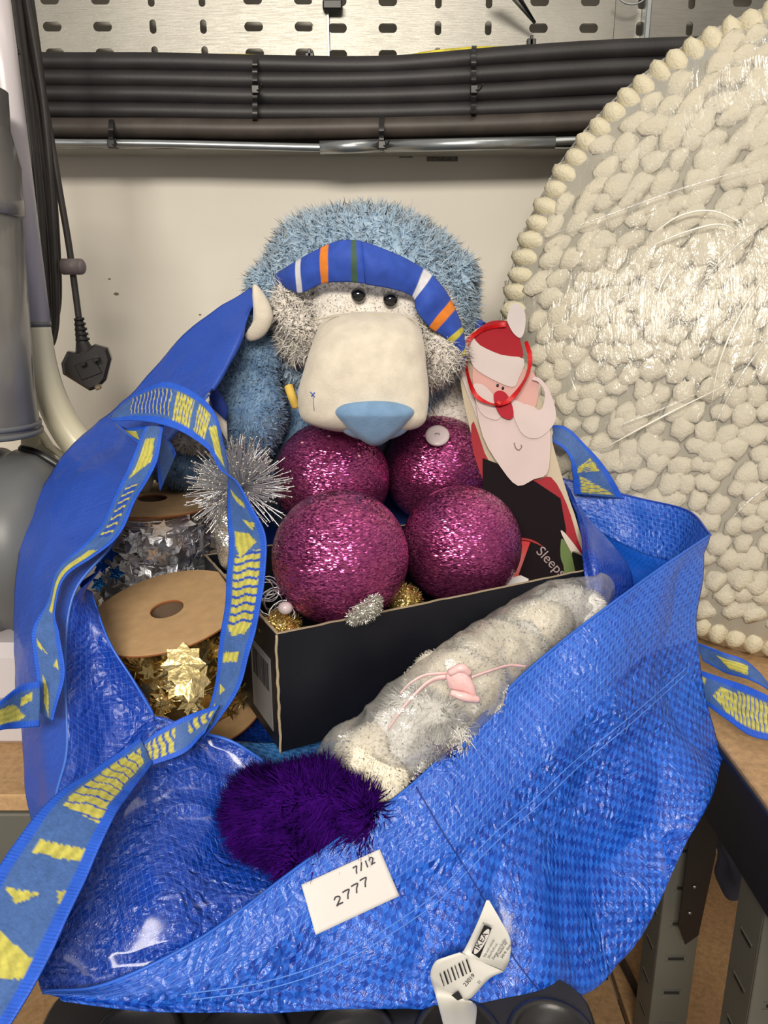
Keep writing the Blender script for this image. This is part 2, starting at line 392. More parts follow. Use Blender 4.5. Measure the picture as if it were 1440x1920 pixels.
VELC = mat('cream_velour_nap', lin(212, 203, 187), .85, var=.09, vs=70, bs=600, bst=.5, spec=.15, sheen=.3)
VELB = mat('blue_velour_nap', lin(118, 152, 188), .85, var=.12, vs=60, bs=600, bst=.5, spec=.15, sheen=.3)
EYE = mat('black_bead', lin(8, 8, 10), .08, var=.1, coat=.6); YEL = mat('yellow_felt', lin(225, 190, 90), .8)
FROST = mat('frosted_plastic', lin(200, 185, 188), .3, var=.05)

# ------------------------------------------------------------------ setting
WY = 1.21; SZ = .90
def chip_board(name, c):
    t = NT(name); co = t.coord(); n = t.noise(co, 140, 5, .7); n2 = t.noise(co, 6, 3)
    v = t.n('TexVoronoi'); v.inputs['Scale'].default_value = 260; t.l(co, v.inputs['Vector'])
    a = t.ramp(n, (.3, tuple(x*.72 for x in c[:3])+(1,)), (.7, tuple(min(1, x*1.2) for x in c[:3])+(1,)))
    t.l(t.mix(.35, a, t.mix(1, a, t.ramp(n2, (.3, (.6, .6, .6)), (.7, (1.2, 1.2, 1.2))), 'MULTIPLY')), t.b.inputs['Base Color']); t.v('Roughness', .75)
    t.l(t.bump(n, .2, .0006), t.b.inputs['Normal']); return t.m
BOARD = chip_board('chipboard', lin(186, 150, 108))
tw = NT('cream_wall_paint'); co = tw.coord(); n1 = tw.noise(co, 3.2, 4); n2 = tw.noise(co, 28, 3, .5)
c = tw.ramp(n1, (.3, lin(208, 202, 190)), (.7, lin(222, 216, 204)))
sp = tw.ramp(n2, (.74, (0, 0, 0)), (.79, (1, 1, 1)))
tw.l(tw.mix(sp, c, lin(176, 166, 152)), tw.b.inputs['Base Color']); tw.v('Roughness', .5); tw.l(tw.bump(tw.noise(co, 60, 4), .12, .001), tw.b.inputs['Normal'])
tag(obj('wall_back', box(-1.4, 1.6, WY, WY+.06, -.0, 2.6, .002), tw.m, smooth=False), kind='structure')
FLO = mat('floor_paint', lin(120, 112, 104), .7, var=.1, vs=8)
tag(obj('floor', box(-1.4, 1.6, -1.6, WY+.06, -.03, 0, .001), FLO, smooth=False), kind='structure')
# stray marks on the wall
for px, py, s in ((218, 551, .0038), (205, 523, .002), (375, 590, .002)):
    q = P(px, py, WY-.0006); o = obj('trim_1', ell(q, (s, .0006, s*.55), 12, 8), mat('scuff', lin(120, 108, 95), .8)); tag(o, kind='structure')
q0 = P(800, 297, WY-.0006); 
tag(obj('trim_2', join(box(q0.x, q0.x+.045, WY-.001, WY+.001, q0.z-.004, q0.z+.003), box(q0.x-.04, q0.x-.02, WY-.001, WY+.001, q0.z+.001, q0.z+.003)), mat('grime', lin(110, 104, 96), .8, var=.3, vs=200), smooth=False), kind='structure')

# back bench
bench = thing('workbench', 'chipboard-topped metal workbench carrying the blue bag and the vacuum cleaner', 'workbench', (-.3, .62, 0))
obj('bench_top', box(-1.2, .20, .62, WY-.001, SZ-.018, SZ), BOARD, bench, smooth=False)
obj('front_beam', join(box(-1.2, .20, .617, .632, SZ-.085, SZ-.019), box(-1.2, .20, .632, .66, SZ-.085, SZ-.081)), GRNMET, bench, smooth=False)
obj('lower_shelf', box(-1.2, .345, .62, WY-.002, .33, .348), BOARD, bench, smooth=False)
def slotted_post(name, x, y, z0, z1, parent, w=.046, face=-1, slot0=0):
    """L-section upright with stamped slots; face on -Y side and flange on -X side"""
    a = obj(name, join(box(x, x+w, y, y+.003, z0, z1, .0008), box(x, x+.003, y+.003, y+w, z0, z1, .0008)), GRNMET, parent, smooth=False)
    S = []; z = z0+.03
    while z < z1-.02:
        S.append((x+w/2, z)); z += .055
    G = []; H = []
    for sx, z in S:
        G.append(box(sx-.010, sx+.010, y-.0008, y+.0005, z-.0022, z+.0022, .0004))
        H += [box(sx-.013, sx+.013, y-.0014, y, z-.0050, z-.0036, .0003), box(sx-.013, sx+.013, y-.0012, y, z+.0036, z+.0044, .0003)]
        G.append(box(x-.0008, x+.0005, sx-x+y-.010, sx-x+y+.010, z-.0022, z+.0022, .0004))
        H.append(box(x-.0012, x, sx-x+y-.012, sx-x+y+.012, z+.0028, z+.0042, .0003))
    obj('slot', join(*G), SLOTD, a, smooth=False, kind='stuff'); obj('slot_lip', join(*H), GRNMET, a, smooth=False, kind='stuff'); return a
for x in (-1.2, -.62): slotted_post('leg', x, .633, 0, SZ-.02, bench)
# right-hand shelving
shelv = thing('shelving_unit', 'grey slotted-upright shelving with chipboard shelf under the big white disc', 'shelving', (.352, .45, 0))
obj('shelf_board', box(.352, 1.2, .36, WY-.001, SZ-.018, SZ), BOARD, shelv, smooth=False)
obj('side_beam', join(box(.348, .352, .36, 1.05, SZ-.095, SZ-.004), box(.352, .38, .36, 1.05, SZ-.095, SZ-.091)), NAVY, shelv, smooth=False)
slotted_post('upright', .352-.0, .80, 0, SZ-.10, shelv, w=.05)
slotted_post('upright', .3535, .585, 0, SZ-.10, shelv, w=.05)
obj('lower_shelf', box(.352, 1.2, .36, WY-.002, .33, .348), BOARD, shelv, smooth=False)
# rear black side panel with pointed end, leaning brace
Mb = frame(P(1300, 1520, .84), (P(1342, 1520, .84)-P(1300, 1520, .84)), (0, 0, 1))
bp = thing('bracket_strap', 'black steel bracket strip with pointed lower end hanging by grey upright', 'bracket', P(1290, 1755, .80))
pts = [P(*q) for q in ((1300, 1500, .78), (1352, 1500, .78), (1340, 1600, .78), (1308, 1750, .78), (1283, 1768, .78), (1271, 1735, .78))]
o_ = pts[0]; Mx = frame(o_, (1, 0, 0), (0, 0, 1))
obj('plate', prism([((p-o_).x, (p-o_).z) for p in pts][::-1], Mx, .003), BLKMET, bp, smooth=False)
for q in ((1302, 1663), (1293, 1712)): obj('rivet', ell(P(*q, .776), (.0022, .0015, .0022), 12, 8), STEELP, bp)
bt = thing('brace_bar', 'black diagonal brace bar behind the grey upright below the bag', 'brace', P(1170, 1870, .9))
obj('bar', tube([P(1150, 1770, .88), P(1215, 1900, .92)], .0065, 6), BLKMET, bt, smooth=False)
# folded cloth between upright and strip
g = ell(P(1374, 1610, .95), (.022, .03, .055), 28, 20, amp=.02, fs=30)
tag(obj('cloth', g, mat('slate_cloth', lin(70, 72, 92), .9, bs=120, bst=.5)), 'crumpled slate-blue cloth stored beneath the right shelf', 'cloth')
obj_cloth_sh = thing('storage_box', 'dark box on the lower shelf behind the diagonal brace', 'box', (.30, .90, .348))
obj('body', box(.17, .34, .93, 1.08, .349, .50), BLKMET, obj_cloth_sh, smooth=False)
obj('lid', box(.166, .344, .926, 1.084, .501, .515), BLKMET, obj_cloth_sh, smooth=False)
# black moulded crate below the bag
TZ = CZ-.535
cr_t = thing('moulded_crate', 'black moulded plastic crate with ribbed round-holed lid under the bag', 'crate', (-.05, .45, .348))
def rrect(x0, x1, y0, y1, r, n=6):
    out = []
    for cx, cy, a0 in ((x1-r, y1-r, 0), (x0+r, y1-r, 90), (x0+r, y0+r, 180), (x1-r, y0+r, 270)):
        for k in range(n+1):
            a = math.radians(a0+90*k/n); out.append((cx+r*math.cos(a), cy+r*math.sin(a)))
    return out
BPL = mat('black_moulded_plastic', lin(34, 33, 35), .38, var=.15, vs=30, bs=300, bst=.1)
obj('body', prism(rrect(-.255, .155, .24, .50, .03), Matrix.Translation((0, 0, .35)), TZ-.012-.35), BPL, cr_t, smooth=False)
obj('lid', prism(rrect(-.262, .162, .233, .505, .034), Matrix.Translation((0, 0, TZ-.012)), .012, .003), BPL, cr_t, smooth=False)
for cx in (-.185, -.105, -.025, .055, .125):
    M = Matrix.Translation((cx, .445, TZ))
    obj('ring_boss', lathe([(.034, 0), (.034, .004), (.030, .006), (.027, .004), (.026, .001), (.0001, .001)], 40, M), BPL, cr_t)

# ------------------------------------------------------------------ cable tray
tray = thing('cable_tray', 'galvanised perforated steel cable tray fixed along the top of the wall', 'cable tray', (0, 1.17, CZ+.2))
def perforated(x0, z0, nx, nz, cw, ch, Y, pat, name, marg=(.0, .0), th=.0015):
    V = []; F = []
    def ring(cx, cz, hw, hh):
        r = min(hw, hh); q = []
        for k in range(24):
            a = 2*math.pi*(k+.5)/24; ox = (hw-r)*(1 if math.cos(a) > 0 else -1); oz = (hh-r)*(1 if math.sin(a) > 0 else -1)
            q.append((cx+ox+r*math.cos(a), cz+oz+r*math.sin(a)))
        return q
    for i in range(nx):
        for j in range(nz):
            cx = x0+(i+.5)*cw; cz = z0+(j+.5)*ch; hw, hh = (.0125, .0058) if pat[i % len(pat)] == 'H' else (.0045, .0085)
            inn = ring(cx, cz, hw, hh); out = []
            for k in range(24):
                a = 2*math.pi*(k+.5)/24; dx, dz = math.cos(a)*cw, math.sin(a)*ch
                s = .5/max(abs(dx)/cw, abs(dz)/ch); out.append((cx+dx*s, cz+dz*s))
            # snap corners
            for k, (sx, sz) in ((2, (1, 1)), (3, (1, 1)), (8, (-1, 1)), (9, (-1, 1)), (14, (-1, -1)), (15, (-1, -1)), (20, (1, -1)), (21, (1, -1))): out[k] = (cx+sx*cw/2, cz+sz*ch/2)
            n = len(V); V += [(p[0], Y, p[1]) for p in out]+[(p[0], Y, p[1]) for p in inn]+[(p[0], Y+th, p[1]) for p in inn]
            for k in range(24):
                k2 = (k+1) % 24
                if out[k] == out[k2]: F.append((n+k, n+24+k2, n+24+k))
                else: F.append((n+k, n+k2, n+24+k2, n+24+k))
                F.append((n+24+k, n+24+k2, n+48+k2, n+48+k))
    obj(name, (np.array(V), F), STEEL, tray, smooth=False)
    W_ = nx*cw
    return W_
ty = 1.165
def tx(px, py, Y=ty): return P(px, py, Y).x
cw = (tx(570, 50)-tx(98, 50))/5; z50 = P(700, 50, ty).z; ch = z50-P(700, 100, ty).z
xa = tx(98, 50)-cw/2
perforated(xa-2*cw, z50-2.5*ch, 8, 6, cw, ch, ty, 'VVHHVV' and 'VVHHVVHH', 'tray_panel')
xr = xa+6*cw
# narrower edge strip then second panel slightly behind
cw2 = (tx(1104, 48, ty+.006)-tx(633, 60, ty+.006))/5
perforated(tx(633, 60, ty+.006)-cw2/2, z50-2.5*ch, 6, 6, cw2, ch, ty+.006, 'HHVVHH', 'tray_panel')
x3 = tx(1200, 52, ty+.006)-cw2/2
perforated(x3, z50-2.5*ch, 6, 6, cw2, ch, ty+.009, 'VVHHHV', 'tray_panel')
xe = tx(1208, 60, ty); obj('panel_flange', box(xe-.003, xe+.004, ty-.012, ty+.008, z50-2.5*ch, z50+3.5*ch, .0012), STEELP, tray, smooth=False)
xs = tx(570, 50)+cw/2; obj('panel_edge', box(xs-.003, xs+.0, ty-.001, ty+.006, z50-2.5*ch, z50+3.5*ch, .0005), STEELP, tray, smooth=False)
# ledge under the cables + lower rail
zl = P(700, 276, 1.11).z
zbt = z50-2.5*ch
obj('tray_back_lower', box(xa-2*cw, x3+6*cw2, ty+.0005, ty+.0035, zl, zbt, .0005), STEEL, tray, smooth=False)
def railpts(Y, *pp): return [P(a, b, Y) for a, b in pp]
obj('bottom_rail', join(tube(railpts(1.11, (-120, 262), (100, 268), (300, 270), (600, 277), (720, 277)), .0052, 12), tube(railpts(1.11, (720, 277), (900, 271), (1060, 264), (1400, 250)), .0052, 12)), STEELP, tray)
obj('ledge', box(xa-2*cw, x3+6*cw2, 1.11, 1.168, zl-.002, zl, .0005), STEEL, tray, smooth=False)
obj('rail_sleeve', tube(railpts(1.106, (600, 277), (712, 273)), .0082, 14), STEELP, tray)
obj('rail_sleeve', tube(railpts(1.106, (722, 274), (1040, 267)), .0078, 14), STEELP, tray)
for k, (px, py) in enumerate(((1005, 38), (960, -30))): pass
obj('clip_block', box(*(lambda a: (a.x-.014, a.x+.012, 1.150, 1.163, a.z-.006, a.z+.006))(P(625, 10, 1.155)), .002), TIE, tray, smooth=False)
# cables
rows = [((-200, 108), (60, 117), (300, 118), (480, 122), (720, 124), (950, 106), (1180, 92), (1460, 84)),
        ((-200, 138), (60, 146), (300, 149), (480, 152), (720, 150), (950, 138), (1150, 128), (1460, 118)),
        ((-200, 168), (60, 176), (300, 178), (480, 182), (720, 181), (950, 172), (1150, 160), (1460, 152)),
        ((-200, 200), (60, 207), (300, 210), (480, 213), (720, 212), (950, 205), (1150, 196), (1460, 188)),
        ((-200, 232), (60, 240), (300, 241), (480, 243), (720, 240), (950, 234), (1150, 226), (1460, 220)),
        ((-200, 250), (60, 258), (300, 259), (480, 261), (720, 259), (950, 253), (1150, 247), (1460, 240))]
ords = ['topmost', 'second from top', 'third from top', 'fourth from top', 'fifth, brown-dusted', 'lowest, half hidden']
for k, r in enumerate(rows):
    Y = 1.128 if k == 4 else (1.146 if k == 5 else 1.14)
    rad = (.0121, .0121, .0121, .0121, .0130, .0104)[k]
    m = RUBBER if k != 4 else mat('dusty_black_rubber', lin(62, 55, 50), .5, var=.25, vs=30, bs=200, bst=.1)
    tag(obj('cable', tube([P(a, b, Y) for a, b in r], rad, 16, 10), m), f'thick black cable, {ords[k]} of the bundle along the cable tray', 'cable', 'cables on the tray')
for px, y0, y1, nb, side in ((479, 112, 225, 168, 'above the plush toy hood at centre-left'), (889, 92, 215, 168, 'nearest the big white disc'), (209, 228, 275, 270, 'low on the left by the hanging cord'), (716, 222, 280, 272, 'low at the middle over the rail joint')):
    a = P(px, y0, 1.113); b = P(px-2, y1, 1.113); w = .0032
    k = thing('cable_tie', f'black cable tie around the cables {side}', 'cable tie', b, 'cable ties on the cables')
    Yf = 1.1125 if y0 < 200 else 1.103
    pp = [P(px, y0-6, Yf+.03), P(px, y0-2, Yf+.012)]+[P(px-1, y, Yf+.003*(math.sin(y/5))) for y in range(int(y0)+8, int(y1), 8)]+[P(px-1, y1+4, Yf+.016)]
    c_ = cr(pp, 3); V = []; 
    for q in c_: V += [q+np.array([-w, -.0012, 0]), q+np.array([w, -.0012, 0])]
    for q in c_: V += [q+np.array([-w, .0012, 0]), q+np.array([w, .0012, 0])]
    n_ = len(c_); F = [(2*i, 2*i+1, 2*i+3, 2*i+2) for i in range(n_-1)]+[(2*n_+2*i, 2*n_+2*i+2, 2*n_+2*i+3, 2*n_+2*i+1) for i in range(n_-1)]
    F += [(2*i, 2*i+2, 2*n_+2*i+2, 2*n_+2*i) for i in range(n_-1)]+[(2*i+1, 2*n_+2*i+1, 2*n_+2*i+3, 2*i+3) for i in range(n_-1)]
    obj('band', (np.array(V), F), TIE, k, smooth=False)
    h = P(px, nb, Yf-.006); obj('head', box(h.x-.005, h.x+.005, h.y-.003, h.y+.004, h.z-.005, h.z+.005, .001), TIE, k, smooth=False)
    obj('tail', tube([h, h+Vector((.006, -.006, -.002)), h+Vector((.010, -.012, .004))], .0011, 6), TIE, k)
for px, py in ((580, 104), (997, 78)):
    h = P(px, py, 1.148); tag(obj('tie_end', join(box(h.x-.006, h.x+.006, h.y, h.y+.01, h.z-.004, h.z+.004, .001), box(h.x-.002, h.x+.002, h.y, h.y+.006, h.z-.012, h.z+.008, .0006)), TIE, smooth=False), 'black tie head poking above the top cable ' + ('at the tray panel joint' if px < 700 else 'under the steel prongs'), 'cable tie', 'tie heads above the cables')
yg = mat('yellow_green_wire', lin(205, 190, 30), .4, var=.3, vs=60)
tag(obj('earth_wire', tube([P(340, 114, 1.155), P(400, 106, 1.15), P(450, 105, 1.148), P(500, 108, 1.15), P(600, 118, 1.157), P(740, 110, 1.157), P(800, 100, 1.15), P(880, 92, 1.15), P(960, 90, 1.155)], .0026, 8), yg), 'thin yellow-green earth wire lying over the top black cable', 'wire')
pr = thing('steel_prongs', 'pair of thin steel prongs pointing down in front of cable tray', 'tool', P(1000, 42, 1.0))
obj('prong', tube([P(935, -40, 1.1), P(1002, 44, 1.14)], [.005, .0012], 8), STEELP, pr); obj('prong', tube([P(950, -40, 1.1), P(1004, 42, 1.14)], [.004, .001], 8), BLKMET, pr)
th_ = tube([P(1185+26*math.cos(a), -10+18*math.sin(a), 1.14) for a in np.linspace(.2, 3.0, 9)], .0012, 6)
tag(obj('wire_loop', th_, STEELP), 'small bent wire loop at tray panel flange, top of photo', 'wire')

# ------------------------------------------------------------------ vacuum cleaner at the left
vac = thing('vacuum_cleaner', 'white and grey upright vacuum cleaner with cream tube, left of bag', 'vacuum cleaner', (-.44, .85, SZ))
obj('upper_tube', tube([P(-25, -120, .90), P(8, 130, .90), P(68, 606, .88)], .0150, 24, smoothpath=False), WHITEP, vac)
obj('collar', tube([P(67.5, 603, .88), P(68.5, 612, .88)], .0156, 24, smoothpath=False), GREYPL, vac)
obj('lower_tube', tube([P(68, 610, .88), P(80, 690, .88), P(102, 760, .88), P(140, 825, .88), P(200, 880, .88), P(280, 905, .90)], [.0150, .0162, .0175, .0185, .019, .019], 24, 10), CREAMPL, vac)
obj('tube_socket', pillow([P(*q) for q in ((40, 700, .90), (72, 790, .90), (110, 850, .90), (160, 880, .90), (100, 880, .91), (40, 860, .91))], (0, -1, 0), .015), CREAMPL, vac)
ax0, ax1 = P(-95, 160, .80), P(-42, 812, .80)
Mc = zto(ax1, ax0-ax1); Lc = (ax0-ax1).length
obj('dust_canister', lathe([(0.0001, .0), (.058, 0), (.061, .006), (.060, .02), (.058, .05), (.0555, .26), (.054, Lc*.78), (.050, Lc*.83), (.050, Lc)], 48, Mc), GREYCAN, vac)
for z_, r_ in ((.004, .064), (.012, .0625)): obj('rim_ring', lathe([(r_-.004, z_-.003), (r_, z_-.002), (r_, z_+.002), (r_-.004, z_+.003)], 48, Mc), GREYPL, vac)
obj('canister_lid', lathe([(.056, Lc*.66), (.0585, Lc*.665), (.0585, Lc*.71), (.057, Lc*.72), (.0575, Lc*.80), (.05, Lc*.9)], 48, Mc), GREYCAN, vac)
hc = P(-70, 1015, .80)
Mh = zto(hc, (1, .12, -.02))
obj('motor_housing', lathe([(.0001, -.12), (.098, -.12), (.102, .0), (.102, .045), (.097, .052), (.097, .058), (.100, .062), (.094, .085), (.080, .105), (.05, .112), (.0001, .114)], 72, Mh), GREYPL, vac)
obj('housing_seam', lathe([(.1015, -.01), (.1035, -.008), (.1035, -.004), (.1015, -.002)], 72, Mh), CORD, vac)
obj('housing_shroud', tube([P(40, 842, .83), P(75, 852, .82), P(120, 880, .82)], .005, 8), BLKMET, vac)
obj('base', join(box(-.62, -.312, .70, 1.0, SZ+.001, SZ+.035, .006), box(-.62, -.335, .715, 1.0, SZ+.036, SZ+.105, .012)), WHITEP, vac, smooth=False)
# mains cord hanging
pc = thing('power_cord', 'dark mains cord coiled in hanging loops with three-pin plug, left wall', 'power cord', P(150, 720, .98))
loops = [((28, -40), (52, 150), (72, 330), (82, 480), (90, 600), (96, 645), (106, 600), (104, 500), (96, 350), (80, 180), (50, 0), (40, -40)),
         ((20, -40), (46, 160), (64, 330), (76, 470), (84, 590), (92, 640), (102, 610), (100, 520), (90, 380), (70, 200), (44, 60), (30, -40)),
         ((34, -40), (60, 150), (84, 330), (92, 480), (99, 585), (103, 600), (110, 560), (108, 470), (98, 330), (78, 150), (58, 0), (50, -40))]
for k, L_ in enumerate(loops):
    obj('cord_loop', tube([P(a, b, .965+.012*k+(.01 if i > 5 else 0)) for i, (a, b) in enumerate(L_)], .0038, 10, 8), CORD, pc)
obj('cord_lead', tube([P(a, b, .985) for a, b in ((42, -40), (66, 100), (92, 240), (112, 360), (126, 440), (135, 500), (143, 560), (148, 598))], .0040, 12, 8), CORD, pc)
obj('coiled_strand', tube([P(5+26*k/60+5*math.sin(k*1.2), 40+60*k/60, .93+.004*math.cos(k*1.2)) for k in range(61)], .002, 6, 2), CORD, pc)
cl_ = P(133, 500, .975)
obj('cord_clip', tube([cl_+Vector((-.010, 0, 0)), cl_+Vector((.011, 0, 0))], .0095, 20), mat('grey_rubber_clip', lin(118, 108, 108), .5), pc)
obj('clip_pin', ell(cl_+Vector((.012, 0, 0)), (.006, .0085, .0093), 20, 14), mat('grey_rubber_cap', lin(118, 108, 108), .5), pc)
for k in range(5):
    c0 = P(148+1.6*k, 596+9.5*k, .982); c1 = P(149+1.6*k, 601+9.5*k, .982); obj('strain_rib', tube([c0, c1], .0062+.0006*k, 16), RUBBER, pc)
obj('boot', tube([P(148, 600, .982), P(154, 640, .981), P(162, 668, .98)], [.005, .0075, .014], 16), RUBBER, pc)
PLUG = mat('plug_black', lin(48, 45, 46), .3, var=.2, vs=60)
pg = [(128, 658), (150, 662), (178, 645), (203, 652), (210, 672), (200, 712), (186, 726), (170, 731), (120, 700), (117, 680)]
o_ = P(165, 690, .97); nrm = Vector((.25, -.9, -.25)).normalized(); Mx = frame(o_, Vector((1, .25, 0)), (0, 0, 1))
loc = [Mx.inverted()@Pp(a, b, o_, Mx.to_3x3()@Vector((0, 0, 1))) for a, b in pg]
pl = obj('plug', prism([(p.x, p.y) for p in loc][::-1], Mx@Matrix.Translation((0, 0, -.010)), .024, .004), PLUG, pc, smooth=False)
def plugbox(px, py, w, h, d, name, m):
    p = Mx.inverted()@Pp(px, py, o_, Mx.to_3x3()@Vector((0, 0, 1))); rz = Matrix.Rotation(.35, 4, 'Z')
    obj(name, xf(box(-w, w, -h, h, 0, d, .0008), Mx@Matrix.Translation((p.x, p.y, .0125))@rz), m, pl, smooth=False)
plugbox(168, 690, .013, .010, .003, 'face_recess', TIE); plugbox(160, 680, .0035, .0022, .012, 'pin', BLKMET); plugbox(184, 672, .004, .0022, .014, 'pin', BLKMET); plugbox(188, 722, .0035, .0028, .016, 'pin', mat('brass_pin', lin(150, 135, 115), .3, .9))

# ------------------------------------------------------------------ big white disc
R_ = .40; dc = Vector((.545, .955, CZ-.052)); du = Vector((.975, -.22, 0)).normalized(); dv = Vector((.02, .16, .985)); dv = (dv-du*dv.dot(du)).normalized(); dn = du.cross(dv)
if dn.y > 0: dn = -dn
disc = thing('chip_disc', 'huge round disc of cream foam chips wrapped in clear film, right side', 'disc', dc-dv*R_)
def dpt(r, a, h): return dc+du*(r*math.cos(a))+dv*(r*math.sin(a))+dn*h
def prof(r): return .030*math.sqrt(max(0, 1-(r/R_)**6))+.018*(1-(r/R_)**2)
def dome(rr, off, front=True, back=False):
    V = []; ns = 96; prs = [(0.001+(rr)*math.sin(k/24*math.pi/2), 1) for k in range(25)]
    for r, s in prs:
        for k in range(ns): V.append(dpt(r, 2*math.pi*k/ns, (prof(min(r, R_)) if r < R_ else 0)+off*math.cos(r/rr*math.pi/2)))
    if back:
        for k in range(ns): V.append(dpt(rr*.985, 2*math.pi*k/ns, -.028))
        for k in range(ns): V.append(dpt(.001, 2*math.pi*k/ns, -.032))
    m = len(V)//ns
    return np.array([list(v) for v in V]), [(i*ns+k, i*ns+(k+1) % ns, (i+1)*ns+(k+1) % ns, (i+1)*ns+k) for i in range(m-1) for k in range(ns)]
obj('backing', dome(R_-.012, -.006, back=True), BACK, disc)
import bmesh
cm = []
for s in range(10):
    bm = bmesh.new(); bmesh.ops.create_icosphere(bm, subdivisions=2 if s < 10 else 1, radius=1)
    for v in bm.verts:
        d = v.co.copy(); q = 1+.30*mnoise.noise(d*1.6+Vector((s*7, 0, 0)))+.42*mnoise.noise(d*2.9+Vector((0, s*5, 0)))
        if s > 6: q = 1+.22*mnoise.noise(d*1.7+Vector((s*7, 0, 0)))
        v.co = Vector((d.x*q, d.y*q, d.z*(.55 if s < 7 else .62)*q))
    me = bpy.data.meshes.new('foam_chip'); bm.to_mesh(me); bm.free(); me.materials.append(CHIP if s < 7 else CHIPR)
    me.polygons.foreach_set('use_smooth', [True]*len(me.polygons)); cm.append(me)
chips = []
sp_ = .0262; rows_ = int(R_/(sp_*.866))+2
for j in range(-rows_, rows_+1):
    for i in range(-rows_-10, rows_+10):
        x = (i+.5*(j % 2))*sp_+random.uniform(-.005, .005); y = j*sp_*.866+random.uniform(-.005, .005); r = math.hypot(x, y)
        if r > R_-.032: continue
        a = math.atan2(y, x); p = dpt(r, a, prof(r)-.002)
        chips.append((p, a, random.uniform(.0128, .0172), random.choice(cm[:7]), False))
nr = int(2*math.pi*(R_-.012)/.0222)
for k in range(nr):
    a = 2*math.pi*k/nr; chips.append((dpt(R_-.017, a, .009), a, .0155, random.choice(cm[7:]), True))
    chips.append((dpt(R_-.015, a+.03, -.014), a, .0150, random.choice(cm[7:]), True))
def pix(p):
    q = p-CAM; f = Vector((0, CT, -ST)); u = Vector((0, ST, CT)); t = q.dot(f); return 720+FPX*q.x/t, 960-FPX*q.dot(u)/t, t
vis = []; rest = []
for c_ in chips:
    x, y, t = pix(c_[0]); inside = -20 < x < 1460 and -20 < y < 1940 and not (x < 1330 and y > 1000) 
    (vis if inside else rest).append((t/c_[2], c_))
vis.sort(key=lambda q: q[0]); rest += vis[300:]; vis = vis[:300]
def chipM(c_):
    p, a, s, me, rim = c_; up = math.atan2(dv.z, 0)
    M = frame(p, du, dv); 
    el = 1.0+(.22 if (p-dc).dot(dv) > .0 and (p-dc).dot(du) < -.05 else .0)
    Rz = Matrix.Rotation(random.uniform(-.5, .5)+.75 if not rim else a, 4, 'Z')
    return M@Rz@Matrix.Rotation(random.uniform(-.25, .25), 4, 'X')@Matrix.Diagonal((s*random.uniform(.95, 1.15)*el, s*random.uniform(.8, 1.0)/(el**.4), s*(.8 if not rim else 1.5), 1))
T0 = Matrix.Translation(-ROOT[disc])
for _, c_ in vis:
    o = bpy.data.objects.new('chip', c_[3]); COL.objects.link(o); o.parent = disc; o.matrix_local = T0@chipM(c_)
GV = []; GF = []; mi = []; n_ = 0
for _, c_ in rest:
    me = c_[3]; M = chipM(c_); v = np.zeros(len(me.vertices)*3); me.vertices.foreach_get('co', v); v = v.reshape(-1, 3); R3 = np.array(M.to_3x3())
    GV.append(v@R3.T+np.array(M.translation)); fs_ = [tuple(i+n_ for i in p.vertices) for p in me.polygons]; GF += fs_; mi += [1 if c_[4] else 0]*len(fs_); n_ += len(v)
obj('chip_mass', (np.concatenate(GV), GF), [CHIP, CHIPR], disc, midx=mi, kind='stuff')
obj('wrapping_film', dome(R_+.001, .012), FILMD, disc)
# creases of the wrapping film, raised ridges
def on_disc(px, py, lift=.020):
    q = Pp(px, py, dc+dn*.035, dn); r = (q-dc); rr = math.hypot(r.dot(du), r.dot(dv)); return q+dn*(prof(min(rr, R_-.002))-.035+lift)
cre = [((1000, 450), (1110, 420), (1250, 372), (1340, 345), (1440, 320)), ((1222, 445), (1270, 415), (1330, 408), (1395, 440)), ((1215, 470), (1280, 445), (1340, 432), (1380, 450)),
       ((1270, 490), (1235, 540), (1225, 590)), ((1320, 505), (1270, 570), (1215, 640)), ((1440, 500), (1380, 590), (1340, 680), (1325, 760)), ((1440, 620), (1370, 720), (1330, 800)),
       ((1130, 840), (1240, 780), (1340, 730)), ((1150, 800), (1230, 770), (1310, 735)), ((1360, 970), (1400, 930), (1440, 900)), ((1080, 610), (1170, 560), (1250, 520)), ((1290, 560), (1360, 480), (1440, 420))]
for k, cs in enumerate(cre):
    g = tube([on_disc(a, b) for a, b in cs], [.0002, .0011, .0012, .0008, .0002], 6, 6)
    obj('film_crease', g, FILM if k not in (1, 2, 3, 5, 7) else mat('film_fold', lin(240, 236, 222), .15, coat=.5), disc)

